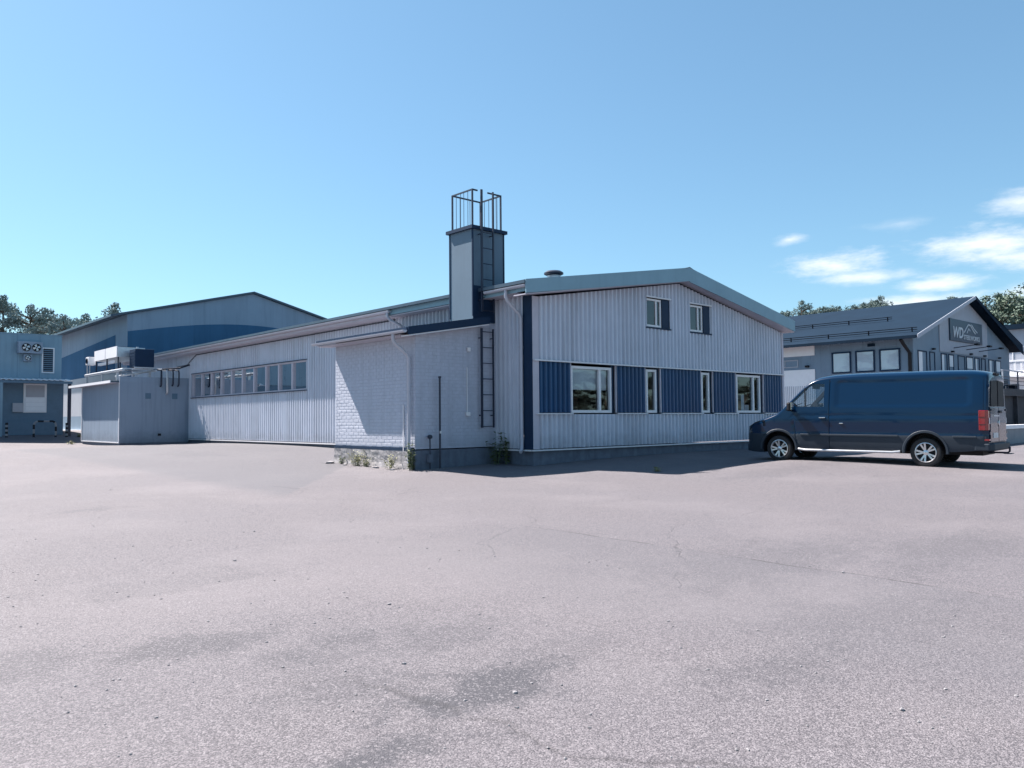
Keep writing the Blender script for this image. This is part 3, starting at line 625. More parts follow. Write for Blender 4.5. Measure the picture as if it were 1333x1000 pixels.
MB().tube([(-1.5, 26.62, 4.12), (-.6, 26.62, 4.20), (-.06, 26.66, 4.40)], .04, 8).build('pipe', 'steel', pp, smooth=True)

# ------------------------------------------------------------------ big hall behind
HX0, HX1, HY0, HY1 = .45, 17.75, 39.26, 75
bh_ = thing('large_hall', (HX0, HY0, .5), 'huge grey hall with a curved dark blue band painted under its gable', 'hall')
def hz(x): return 8.52 + min(x-HX0, HX1-x)*.255
hxm = (HX0+HX1)/2
MB().prism([(HX0, .2), (HX1, .2), (HX1, hz(HX1)), (hxm, hz(hxm)), (HX0, hz(HX0))], 'y', HY0, HY1).build('wall', 'hallgrey', bh_)
arc = [(HX0+.05, 7.35)] + [(x, 7.35 + .033*(x-HX0)*(HX1-x)/2.35) for x in np.linspace(HX0+1, HX1-1, 24)] + [(HX1-.05, 7.35)]
arc = [(x, 7.37 + 1.02*math.sin(math.pi*(x-HX0)/(HX1-HX0))) for x in np.linspace(HX0+.02, HX1-.02, 30)]
MB().prism([(HX0+.02, 1.8)] + [(HX1-.02, 1.8)] + arc[::-1], 'y', HY0-.03, HY0-.002).build('gable_band', 'hallblue', bh_)
MB().prism([(HY0+2.6, 4.75), (75-.1, 4.75), (75-.1, 6.05), (58, 6.6), (HY0+2.6, 7.33)], 'x', HX0-.03, HX0-.002).build('side_band', 'hallblue', bh_)
B('lower_side_panel', 'halllight', bh_, HX0-.04, HX0-.002, HY0+1, HY1-.1, 1.85, 4.745)
B('side_plinth', 'wdgrey', bh_, HX0-.05, HX0-.002, HY0+1, HY1-.1, .3, 1.845)
B('base_kerb', 'wpaint', bh_, HX0-.25, HX0-.052, HY0+1, HY1-.1, .3, .82)
for x, s in ((HX0, 1), (HX1, -1)):
    MB().prism([(x-s*1.1, hz(x)+.02-.28), (hxm, hz(hxm)+.02), (hxm, hz(hxm)+.16), (x-s*1.1, hz(x)+.16-.28)], 'y', HY0-.25, HY1+.2).build('roof', 'roof', bh_)
B('door_handle', 'black', bh_, HX0-.09, HX0-.041, 47.3, 47.4, 2.4, 2.9)

# ------------------------------------------------------------------ cold-store block with loading bay
KX0, KX1, KY = -15.0, -3.35, 39.48
kb = thing('cold_store', (-5, KY, .65), 'pale blue panelled cold store block with a corrugated loading canopy', 'building')
B('upper_block', 'box', kb, KX0, KX1, KY, KY+9, 4.06, 6.80)
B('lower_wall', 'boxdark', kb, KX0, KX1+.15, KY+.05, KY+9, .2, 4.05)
B('roof_edge', 'box', kb, KX0, KX1+.03, KY-.03, KY+9.03, 6.802, 6.86)
for k in range(9):
    x = KX1-.02-1.2*(k+1); B('panel_joint', 'boxdark', kb, x, x+.02, KY-.004, KY-.001, 4.1, 6.78)
cp = MB(); k = 0; xs = np.arange(-9.5, -2.95, .075); zc = lambda i: 4.07+(.035 if i % 4 in (1, 2) else 0)
vs = []
for i, x in enumerate(xs): vs += [(float(x), KY-1.3, zc(i)-.12), (float(x), KY-.05, zc(i))]
cp.add(vs, [(2*i, 2*i+2, 2*i+3, 2*i+1) for i in range(len(xs)-1)])
cpo = cp.build('canopy', 'wpaint', kb, fix=False); s_ = cpo.modifiers.new('thick', 'SOLIDIFY'); s_.thickness = .02
B('canopy_beam', 'boxdark', kb, -9.4, -3.0, KY-1.25, KY-1.15, 3.76, 3.90)
for x, m in ((-6.75, 'box'), (-3.12, 'steel')): B('canopy_post', m, kb, x-.12, x+.06, KY-1.25, KY-1.13, .3, 3.76)
dr = B('hatch', 'frame', kb, -5.40, -4.15, KY-.03, KY+.048, 2.0, 3.78)
B('hatch_panel', 'halllight', dr, -5.28, -4.27, KY-.045, KY-.031, 2.95, 3.68)
for k in range(3): B('slat', 'wpaint', dr, -5.28, -4.27, KY-.075, KY-.031, 2.12+k*.27, 2.33+k*.27)
B('wall_cabinet', 'halllight', kb, -5.98, -5.42, KY-.12, KY+.048, 2.02, 2.58, bevel=.015)
B('dock_ledge', 'boxdark', kb, -6.6, -3.3, KY-.35, KY+.048, .3, 1.45)
lv = B('louvre_door', 'frame', kb, -4.46, -3.76, KY-.05, KY-.002, 4.46, 6.05)
B('louvre_backing', 'black', lv, -4.38, -3.84, KY-.062, KY-.051, 4.54, 5.97)
for k in range(11): B('louvre', 'boxdark', lv, -4.38, -3.84, KY-.08, KY-.063, 4.58+k*.125, 4.64+k*.125)
def fan_box(name, label, x0, x1, z0, z1, fans, d):
    f = thing(name, ((x0+x1)/2, KY, z0), label, 'cooling unit'); B('casing', 'shed', f, x0, x1, KY-d, KY-.003, z0, z1, bevel=.02)
    for (x, r_) in fans:
        zc_ = (z0+z1)/2
        g = MB().lathe([(r_, 0), (r_, -.05), (r_*.88, -.05), (r_*.88, .0)], (x, KY-d-.002, zc_), 'y', n=20).build('fan_guard', 'black', f, smooth=True)
        MB().lathe([(r_*.87, 0), (.01, 0)], (x, KY-d-.004, zc_), 'y', n=20, cap=False).build('fan_opening', 'black', g)
        for q in range(4):
            a = q*math.pi/2+.4; u = Vector((math.cos(a), 0, math.sin(a))); w = Vector((-math.sin(a), 0, math.cos(a)))
            c = Vector((x, KY-d-.02, zc_)); MB().add([c+u*.04-w*.03, c+u*r_*.8-w*.09, c+u*r_*.8+w*.06+Vector((0, .012, 0)), c+u*.04+w*.03], [(0, 1, 2, 3)]).build('fan_blade', 'galv', g, fix=False)
    return f
fan_box('evaporator', 'wide wall unit with two round fans high on the cold store', -5.80, -4.50, 5.62, 6.34, [(-5.38, .24), (-4.83, .24)], .45)
fan_box('evaporator', 'small wall unit with one fan below the twin-fan unit on the cold store', -5.48, -5.03, 5.14, 5.56, [(-5.25, .16)], .3)
# striped hoop guards in front of the loading bay
def hoop(x0, x1, z1, y, label):
    g0 = float(gz((x0+x1)/2, y)); r_ = .06
    path = [(x0, y, g0-.05), (x0, y, g0+z1-.2), (x0+.06, y, g0+z1-.06), (x0+.2, y, g0+z1), (x1-.2, y, g0+z1), (x1-.06, y, g0+z1-.06), (x1, y, g0+z1-.2), (x1, y, g0-.05)]
    dense = []
    for a, b in zip(path[:-1], path[1:]):
        a, b = Vector(a), Vector(b); k = max(1, int((b-a).length/.13))
        dense += [a.lerp(b, i/k) for i in range(k)]
    dense.append(Vector(path[-1])); mb = MB()
    for i in range(len(dense)-1): mb.tube([dense[i], dense[i+1]], r_, 10, mi=(i//2) % 2, cap=False)
    o = mb.build('hoop_guard', ['black', 'inner'], None, smooth=True); return tag(o, label, 'hoop guard')
hoop(-5.15, -3.98, .95, KY-1.7, 'black and white striped steel hoop guard below the loading hatch')
def post(x, y, label):
    g0 = float(gz(x, y)); mb = MB()
    for i in range(7): mb.lathe([(.075, 0), (.075, .13)], (x, y, g0-.05+.13*i), n=12, mi=i % 2, cap=(i in (0, 6)))
    return tag(mb.build('bollard', ['black', 'inner'], None, smooth=True), label, 'bollard')
post(-6.55, KY-1.75, 'striped bollard at the wall-cabinet end of the loading bay'); post(-3.4, KY-1.75, 'striped bollard at the dark post end of the loading bay')

# ------------------------------------------------------------------ workshop building on the right
VX0, VX1, VY0, VY1 = 41.75, 62.6, 5.38, 42
vxm = 52.2
def vz_(x): return 7.0 + (min(x-VX0, VX1-x))*.325
ws = thing('workshop_building', (VX0, VY0, .2), 'slate grey two-storey workshop with dark ribbed roof and a sign on its gable', 'building')
MB().prism([(VX0, 0), (VX1, 0), (VX1, vz_(VX1)), (vxm, vz_(vxm)), (VX0, vz_(VX0))], 'y', VY0, VY1).build('wall', 'wdgrey', ws)
for x, s in ((VX0, 1), (VX1, -1)):
    e = x-s*1.2
    r_ = MB().prism([(e, vz_(x)-s*(x-e)*.325*s+.05), (vxm, vz_(vxm)+.05), (vxm, vz_(vxm)+.22), (e, vz_(x)-abs(x-e)*.325+.22)], 'y', VY0-.75, VY1+.5).build('roof', 'wdroof', ws)
    if s == 1:
        for t, ya, yb in ((.08, VY0-.4, VY1), (.45, VY0+3.0, VY1)):
            xx = e+(vxm-e)*t; zz = vz_(x)-abs(x-e)*.325+.222+(vxm-e)*t*.325
            for h in (.16, .30): MB().tube([(xx, ya, zz+h), (xx, yb, zz+h)], .028, 6).build('snow_rail', 'matte', r_)
            for k in range(12): B('rail_bracket', 'matte', r_, xx-.04, xx+.04, ya+.3+k*3, ya+.36+k*3, zz, zz+.33)
    MB().prism([(e-s*.03, vz_(x)-abs(x-e)*.325-.06), (vxm, vz_(vxm)-.02), (vxm, vz_(vxm)+.25), (e-s*.03, vz_(x)-abs(x-e)*.325+.25)], 'y', VY0-.80, VY0-.752).build('barge_board', 'wdroof' if s < 0 else 'wdlight', ws)
B('eave_gutter', 'wdroof', ws, VX0-1.34, VX0-1.20, VY0-.7, VY1, 6.62, 6.78)
pipe(ws, [(VX0-1.2, VY0+.35, 6.6), (VX0-.9, VY0+.3, 6.3), (VX0-.1, VY0+.2, 5.7), (VX0-.1, VY0+.2, .4)], .12, 'black')
for k in range(44): B('board_joint', 'wdgrey', ws, VX0-.012, VX0-.002, VY0+.3+k*.8, VY0+.325+k*.8, .4, 6.9)
for (a, b) in ((6.25, 7.70), (8.02, 9.42), (9.75, 11.2)):
    w = window(ws, '-x', VX0, a, b, 4.52, 6.10, fw=.1, d0=.012, d1=.09, gl='glass', fm='bluedark', room='', )
    B('roller_shade', 'blind', w, VX0-.035, VX0-.03, a+.11, b-.11, 4.63, 5.99)
B('wall_vent', 'wdroof', ws, VX0-.10, VX0-.013, 8.0, 8.5, 6.35, 6.55)
B('white_band', 'wpaint', ws, VX0-.05, VX0-.014, 12.55, 40, 6.0, 6.88)
gd = B('garage_door', 'wpaint', ws, VX0-.06, VX0-.014, 12.55, 17.0, .3, 4.95)
for k in range(28): B('rib', 'wdlight', gd, VX0-.075, VX0-.061, 12.6+k*.155, 12.65+k*.155, .35, 3.7)
window(ws, '-x', VX0, 13.9, 16.2, 5.15, 5.75, fw=.08, d0=-.1, d1=.05, gl='dglass', fm='wdlight', room='', muls=(15.0,))
B('door_lamp', 'black', ws, VX0-.25, VX0-.014, 13.0, 13.25, 5.1, 5.25)
gp_ = MB().prism([(46.55, 6.05), (56.9, 6.05), (56.9, vz_(56.9)-.02), (vxm, vz_(vxm)-.02), (46.55, vz_(46.55)-.02)], 'y', VY0-.06, VY0-.002); gp_.build('gable_panel', 'wdlight', ws)
for i, (a, b) in enumerate(((42.5, 44.1), (44.6, 45.6), (46.8, 48.0), (48.3, 49.3), (50.2, 51.7), (52.0, 53.5), (53.9, 55.0), (55.4, 56.4), (57.2, 58.6), (58.9, 60.2))):
    w = window(ws, '-y', VY0, a, b, 3.3 if i in (1, 3) else 4.1, 5.95, fw=.09, d0=-.1, d1=.05, gl='dglass', fm='bluedark', room='')
    if i % 3 != 1: B('blind', 'blind', w, a+.1, b-.1 if i % 2 else (a+b)/2, VY0-.02, VY0-.012, 5.0 if i % 2 else 4.3, 5.85)
    wl_ = B('wall_lamp', 'black', ws, (a+b)/2-.12, (a+b)/2+.12, VY0-.25, VY0-.062, 6.08, 6.2) if i in (1, 3, 5, 7, 9) else None
def text_mesh(s, size, loc, parent, m, name='lettering', shear=0., ext=.012, wx=1.0, off=0.):
    cu_ = bpy.data.curves.new('t', 'FONT'); cu_.body = s; cu_.size = size; cu_.extrude = ext; cu_.shear = shear; cu_.offset = off
    o = bpy.data.objects.new('t', cu_); col.objects.link(o); bpy.context.view_layer.update()
    me = bpy.data.meshes.new_from_object(o.evaluated_get(bpy.context.evaluated_depsgraph_get())); bpy.data.objects.remove(o)
    me.transform(Matrix.Translation(Vector(loc)-ORG[parent]) @ Matrix.Rotation(math.pi/2, 4, 'X') @ Matrix.Diagonal((wx, 1, 1, 1)))
    me.materials.clear(); me.materials.append(M[m]); o = bpy.data.objects.new(name, me); col.objects.link(o); o.parent = parent; ORG[o] = ORG[parent]
    return o
sg_ = thing('sign_board', (51.9, VY0-.06, 7), 'dark company sign with pale lettering and peak emblem on the workshop gable', 'sign')
B('board', 'sign', sg_, 48.4, 55.4, VY0-.16, VY0-.061, 6.98, 8.66, bevel=.02)
text_mesh('WD', 1.15, (48.85, VY0-.175, 7.28), sg_, 'letter', shear=.22, wx=1.05, off=.025)
text_mesh('STEELWORKS', .50, (51.15, VY0-.175, 7.22), sg_, 'letter', wx=1.16, off=.008)
em = MB()
def stroke(pts, w):
    for a, b in zip(pts[:-1], pts[1:]):
        a, b = Vector((a[0], 0, a[1])), Vector((b[0], 0, b[1])); d = (b-a).normalized(); n_ = Vector((-d.z, 0, d.x))*w; a2, b2 = a-d*w*.4, b+d*w*.4
        em.add([(p.x, y, p.z) for y in (VY0-.185, VY0-.162) for p in (a2-n_, b2-n_, b2+n_, a2+n_)], [(0, 1, 2, 3), (4, 7, 6, 5), (0, 4, 5, 1), (1, 5, 6, 2), (2, 6, 7, 3), (3, 7, 4, 0)])
stroke([(51.3, 7.75), (51.75, 8.1), (52.25, 8.42), (52.75, 8.38), (53.2, 8.05), (53.75, 7.8)], .05); stroke([(51.9, 7.75), (52.3, 8.1), (52.6, 7.95)], .04); stroke([(52.95, 8.45), (53.5, 8.15), (54.2, 7.9)], .045)
em.build('peak_emblem', 'letter', sg_)
for x, nm in ((49.3, 'WD end'), (52.0, 'middle'), (54.8, 'far end')):
    l = thing('sign_light', (x, VY0-.06, 6.3), {'WD end': 'thin bracket floodlight under the large letters of the gable sign', 'middle': 'thin bracket floodlight under the middle of the gable sign', 'far end': 'thin bracket floodlight under the last letters of the gable sign'}[nm], 'lamp')
    MB().tube([(x, VY0-.06, 6.45), (x+.2, VY0-1.0, 6.55), (x+.3, VY0-1.5, 6.6)], .035, 6).build('arm', 'steel', l); MB().box(x+.05, x+.55, VY0-1.7, VY0-1.45, 6.55, 6.68).build('head', 'black', l, bevel=.02)
# terrace
tr = thing('terrace', (52, 3, .3), 'raised dark timber terrace with railing and braced posts in front of the workshop gable', 'terrace')
for k in range(14): B('deck_board', 'deck', tr, 43, 69, .4+k*.34, .4+k*.34+.32, 3.0, 3.08)
B('deck_beam', 'deck', tr, 43, 69, .3, .38, 2.6, 3.09)
for k in range(9):
    x = 43.1+k*3.2; B('post', 'deck', tr, x, x+.22, .42, .64, .0, 2.995); B('railing_post', 'galv' if k % 3 == 0 else 'steel', tr, x, x+.08, .31, .39, 3.1, 4.25)
for z in (3.35, 3.6, 3.85): B('rail', 'steel', tr, 43, 69, .33, .36, z, z+.04)
B('handrail', 'wdlight', tr, 43, 69, .28, .40, 4.26, 4.33)
for x in (62.3, 65.5): MB().add([(x, .5, .3), (x+.25, .5, .3), (x+2.6, .5, 2.9), (x+2.35, .5, 2.9), (x, .6, .3), (x+.25, .6, .3), (x+2.6, .6, 2.9), (x+2.35, .6, 2.9)], [(0, 1, 2, 3), (4, 7, 6, 5), (0, 4, 5, 1), (1, 5, 6, 2), (2, 6, 7, 3), (3, 7, 4, 0)]).build('brace', 'deck', tr)
B('skirt_panel', 'deck', tr, 43, 61.8, .65, .70, .0, 2.9)
for k, (x, lab) in enumerate(((45, 'dark slatted terrace bench by the workshop corner window'), (50.0, 'dark slatted terrace bench under the gable sign'), (56, 'dark slatted terrace bench beyond the gable sign'))):
    b_ = thing('bench', (x, 2, 3.08), lab, 'bench')
    for j in range(4): B('slat', 'deck', b_, x, x+2, 2+j*.13, 2.1+j*.13, 3.50, 3.54)
    for j in range(3): B('back_slat', 'deck', b_, x, x+2, 2.52, 2.56, 3.62+j*.14, 3.72+j*.14)
    for xx in (x+.1, x+1.8): B('leg', 'steel', b_, xx, xx+.08, 2.0, 2.5, 3.081, 3.499)
# retaining wall
rw = thing('retaining_wall', (30, -6, .1), 'low grey concrete retaining wall with white coping behind the van', 'wall')
B('wall', 'concrete', rw, 18, 62, -6.0, -5.7, -.3, .74); B('coping', 'wpaint', rw, 17.98, 62.02, -6.05, -5.65, .741, .90)
# white building farther right
wb = thing('white_building', (80, 0, .3), 'white building with balcony railing showing past the workshop roof', 'building')
B('wall', 'wdlight', wb, 80, 100, -28, 14, .0, 10.4); B('roof', 'wdroof', wb, 79.4, 100.6, -28.6, 14.6, 10.4, 10.9)
B('lower_facade', 'wpaint', wb, 79.9, 79.998, -28, 14, .2, 6.0)
for k in range(8): window(wb, '-x', 80, 11.2-k*4.2-2.6, 11.2-k*4.2, 7.0, 8.6, fw=.15, d0=-.1, d1=.06, gl='dglass', room='', muls=(11.2-k*4.2-1.3,))
bal = B('balcony', 'wpaint', wb, 78.6, 79.899, -28, 14, 5.3, 5.5)
for k in range(70): B('baluster', 'wpaint', bal, 78.62, 78.72, 13.5-k*.6, 13.68-k*.6, 5.5, 6.9)
B('rail', 'wpaint', bal, 78.58, 78.76, -28, 14, 6.9, 7.05)
for k in range(22): B('lower_pane', 'dglass', wb, 79.85, 79.898, 13.2-k*1.9, 14.0-k*1.9-.05, 1.2, 4.6)

# ------------------------------------------------------------------ van
def interp(tab):
    xs_ = np.array([t[0] for t in tab]); ys_ = np.array([t[1] for t in tab])
    h_ = np.diff(xs_); d_ = np.diff(ys_)/h_; m_ = np.zeros(len(xs_)); m_[0] = d_[0]; m_[-1] = d_[-1]
    for i in range(1, len(xs_)-1):
        m_[i] = 0 if d_[i-1]*d_[i] <= 0 else 2*d_[i-1]*d_[i]/(d_[i-1]+d_[i])
    def f(x):
        x = min(max(x, xs_[0]), xs_[-1]); i = min(int(np.searchsorted(xs_, x, 'right'))-1, len(xs_)-2); t = (x-xs_[i])/h_[i]
        return float((1+2*t)*(1-t)**2*ys_[i] + t*(1-t)**2*h_[i]*m_[i] + t*t*(3-2*t)*ys_[i+1] + t*t*(t-1)*h_[i]*m_[i+1])
    return f
WB, SR = 3.64, 4.64
ztop = interp([(0, .80), (.04, .92), (.12, 1.02), (.35, 1.13), (.7, 1.25), (.98, 1.37), (1.10, 1.47), (1.4, 1.775), (1.72, 2.09), (1.88, 2.20), (2.1, 2.275), (2.5, 2.325), (3.2, 2.345), (4.8, 2.345), (5.6, 2.325), (5.86, 2.29), (5.95, 2.25), (5.98, 2.20)])
wid = interp([(0, .66), (.04, .76), (.14, .86), (.35, .935), (.7, .985), (1.1, 1.0), (5.5, 1.0), (5.8, .992), (5.94, .975), (5.98, .95)])
zbot = interp([(0, .36), (.1, .26), (.4, .24), (1.6, .34), (3.4, .36), (5.2, .38), (5.7, .42), (5.98, .46)])
sidef = interp([(.2, .93), (.34, .965), (.5, .99), (.72, 1.0), (.80, .992), (1.1, .995), (1.25, .985), (1.48, .965), (1.8, .915), (2.1, .862), (2.4, .80)])
crn = interp([(0, .30), (.3, .16), (1.0, .16), (1.9, .17), (2.6, .19), (5.98, .19)])
def sst(a, b, x): t = min(max((x-a)/(b-a), 0), 1); return t*t*(3-2*t)
def pressing(s, z):            # inward relief of the sheet metal
    d = 0.
    def rrect(s0, s1, z0, z1, r, w):
        qx = abs(s-(s0+s1)/2)-(s1-s0)/2+r; qz = abs(z-(z0+z1)/2)-(z1-z0)/2+r
        dd = math.hypot(max(qx, 0), max(qz, 0)) + min(max(qx, qz), 0) - r
        return 1-sst(-w, 0, dd)
    d += .016*rrect(2.50, 5.62, 1.47, 2.13, .10, .035)
    if 2.36 < s < 5.8: d += .010*math.exp(-((z-1.24)/.016)**2)
    if 1.35 < s < 2.36: d += .008*math.exp(-((z-1.24)/.016)**2)
    for c in (2.36,): d += .018*math.exp(-((s-c)/.009)**2)
    if z < 1.45: d += .016*math.exp(-((s-1.46-(z-.8)*-.12)/.009)**2)
    if 5.7 < s: d += .006*math.exp(-((s-5.9)/.008)**2)
    return d
NS, NC = 46, 14
st_ = sorted(set([round(float(v), 4) for v in np.r_[0, .015, .04, .08, .14, .2, .28, np.arange(.35, 5.9, .06), 5.90, 5.93, 5.955, 5.97, 5.98, 2.34, 2.352, 2.36, 2.368, 2.38, 1.44, 1.45, 1.46, 1.47, 1.48, 5.885, 5.892, 5.908]]))
def section(s):
    zt_, zb_, w_, rc = ztop(s), zbot(s), wid(s), crn(s); zs_ = zt_-rc; out = []
    for i in range(NS+1):
        z = zb_ + (zs_-zb_)*i/NS; out.append((w_*sidef(z)-pressing(s, z), z))
    ya = w_*sidef(zs_); e_ = .52
    for i in range(1, NC+1):
        ph = math.pi/2*i/NC; out.append((ya*max(math.cos(ph), 0)**e_ if i < NC else 0., zs_ + rc*math.sin(ph)**e_))
    return out
def top_z(s, x):
    zt_, rc = ztop(s), crn(s); ya = wid(s)*sidef(zt_-rc); t = min(abs(x)/ya, .999)
    c_ = t**(1/.52); return zt_-rc+rc*(math.sqrt(max(0, 1-c_*c_)))**.52
bodyv = MB(); rows = []
for s in st_:
    sec = section(s); half = [(x, z) for x, z in sec]
    ring = [(-x, z) for x, z in half] + [(x, z) for x, z in half[-2::-1]]
    k0 = len(bodyv.v); bodyv.v += [(x, SR-s, z) for x, z in ring]; rows.append((k0, len(ring)))
for (a, n_), (b, _) in zip(rows[:-1], rows[1:]):
    for i in range(n_):
        j = (i+1) % n_; f = (a+i, a+j, b+j, b+i); zc_ = sum(bodyv.v[q][2] for q in f)/4; yc_ = SR-sum(bodyv.v[q][1] for q in f)/4
        bodyv.f.append(f); bodyv.m.append(1 if (zc_ < .755 or (yc_ < .22 and zc_ < .80)) else 0)
bodyv.f.append(tuple(range(rows[0][0], rows[0][0]+rows[0][1]))); bodyv.m.append(1)
bodyv.f.append(tuple(range(rows[-1][0], rows[-1][0]+rows[-1][1]))[::-1]); bodyv.m.append(0)
VL = Vector((6.39, -8.62, 0.0)); VRZ = R(5.8); VS = 1.05
gr_, gf_ = float(gz(5.9, -8.7)), float(gz(5.55, -5.0)); VPI = math.atan2(.035, 3.75)
van = thing('van', (VL.x, VL.y, .01), 'dark blue panel van with alloy wheels parked beside the gable', 'van', rz=VRZ, rx=VPI); van.scale = (VS,)*3
body = bodyv.build('body', ['paint', 'plastic', 'black', 'seat'], van, local=True)
cut_objs = []
def cutter(mb, mi):
    mb.m = [mi]*len(mb.f); o = mb.build('cut', ['paint', 'plastic', 'black', 'seat'], None); cut_objs.append(o)
    md = body.modifiers.new('b', 'BOOLEAN'); md.operation = 'DIFFERENCE'; md.solver = 'EXACT'; md.object = o
    o.matrix_world = Matrix.Translation((VL.x, VL.y, .01)) @ Euler((VPI, 0, VRZ)).to_matrix().to_4x4() @ Matrix.Diagonal((VS, VS, VS, 1))
for yw in (0., WB):
    for sx_ in (-1, 1): cutter(MB().lathe([(.455, 0), (.455, .5)], (sx_*1.1-(.5 if sx_ > 0 else 0), yw, .37), 'x', n=36), 2)
def sy(p): return [(SR-s, z) for s, z in p]
cutter(MB().prism(sy([(1.50, .80), (2.26, .80), (2.26, 2.11), (1.93, 2.12), (1.40, 1.64), (1.40, 1.0)]), 'x', -.82, .82), 3)
WIN = [(1.36, 1.60), (1.50, 1.475), (2.22, 1.475), (2.22, 2.075), (1.90, 2.085), (1.76, 1.985)]
cutter(MB().prism(sy(WIN), 'x', -1.4, 1.4), 3)
ws0, ws1 = 1.14, 1.74
dv = Vector((0, -(ws1-ws0), ztop(ws1)-ztop(ws0))).normalized(); nv = Vector((0, dv.z, -dv.y)); p0 = Vector((0, SR-ws0, ztop(ws0))); p1 = Vector((0, SR-ws1, ztop(ws1)))
wc = MB(); wc.add([(x*(1 if p is p0 else .93), (p+nv*d).y, (p+nv*d).z) for d in (-.42, .25) for p, x in ((p0, -.80), (p0, .80), (p1, .80), (p1, -.80))], [(0, 1, 2, 3), (4, 7, 6, 5), (0, 4, 5, 1), (1, 5, 6, 2), (2, 6, 7, 3), (3, 7, 4, 0)])
cutter(wc, 3)
bpy.context.view_layer.update()
nm_ = bpy.data.meshes.new_from_object(body.evaluated_get(bpy.context.evaluated_depsgraph_get()))
body.modifiers.clear(); body.data = nm_; nm_.name = 'body'; nm_.shade_smooth(); nm_.set_sharp_from_angle(angle=R(32))
for o in cut_objs: bpy.data.objects.remove(o)
def vp(name, m, mb, parent=None, **k): return mb.build(name, m, parent or van, local=True, **k)
# glazing
for sx_ in (-1, 1):
    g = MB(); g.add([(sx_*(wid(s)*sidef(z)-.012), SR-s, z) for s, z in WIN], [tuple(range(len(WIN)))]); vp('side_window', 'vglass', g, fix=False)
    g = MB().box(sx_*.955-.012, sx_*.955+.012, SR-1.745, SR-1.715, 1.49, 1.97); vp('window_divider', 'black', g)
g = MB(); ss_ = np.linspace(ws0, ws1, 7); xs_ = np.linspace(-.78, .78, 9)
for s in ss_:
    for x in xs_: g.v.append((x, SR-s, top_z(s, x)-.012))
for i in range(6):
    for j in range(8): g.f.append((i*9+j, i*9+j+1, (i+1)*9+j+1, (i+1)*9+j)); g.m.append(0)
vp('windscreen', 'vglass', g, fix=False, smooth=True)
# cab interior
db = vp('dashboard', 'black', MB().prism(sy([(1.16, 1.36), (1.50, 1.30), (1.62, 1.10), (1.62, .9), (1.45, .9), (1.2, 1.2)]), 'x', -.80, .80))
sw = MB(); c_ = Vector((-.42, SR-1.80, 1.30)); tl = Euler((R(-62), 0, 0)).to_matrix()
ring = [c_ + tl @ Vector((.20*math.cos(a), .20*math.sin(a), 0)) for a in np.linspace(0, 2*math.pi, 25)]
sw.tube(ring, .018, 6, cap=False); sw.tube([c_+tl @ Vector((-.19, 0, 0)), c_+tl @ Vector((.19, 0, 0))], .02, 6); sw.tube([c_, c_+Vector((0, .22, -.1))], .03, 6)
vp('steering_wheel', 'black', sw, db)
for x in (-.42, .42):
    st2 = vp('seat', 'seat', MB().box(x-.24, x+.24, SR-2.20, SR-1.75, .85, 1.05), bevel=.04)
    vp('backrest', 'seat', MB().prism(sy([(2.06, 1.05), (2.22, 1.05), (2.25, 1.66), (2.14, 1.66)]), 'x', x-.23, x+.23), st2, bevel=.04); vp('headrest', 'seat', MB().box(x-.13, x+.13, SR-2.25, SR-2.15, 1.69, 1.90), st2, bevel=.04)
vp('sun_visor', 'black', MB().box(-.62, -.30, SR-1.88, SR-1.80, 1.96, 2.06))
# mirrors
for sx_ in (-1, 1):
    mi_ = vp('door_mirror', 'black', MB().box(sx_*1.13-.09, sx_*1.13+.09, SR-1.44, SR-1.32, 1.36, 1.60), bevel=.04)
    vp('mirror_arm', 'black', MB().box(min(sx_*.96, sx_*1.08), max(sx_*.96, sx_*1.08), SR-1.38, SR-1.30, 1.42, 1.50), mi_); vp('mirror_glass', 'chrome', MB().box(sx_*1.13-.07, sx_*1.13+.07, SR-1.452, SR-1.441, 1.40, 1.59), mi_); vp('indicator', 'black', MB().box(sx_*1.13-.07, sx_*1.13+.07, SR-1.32, SR-1.305, 1.38, 1.41), mi_)
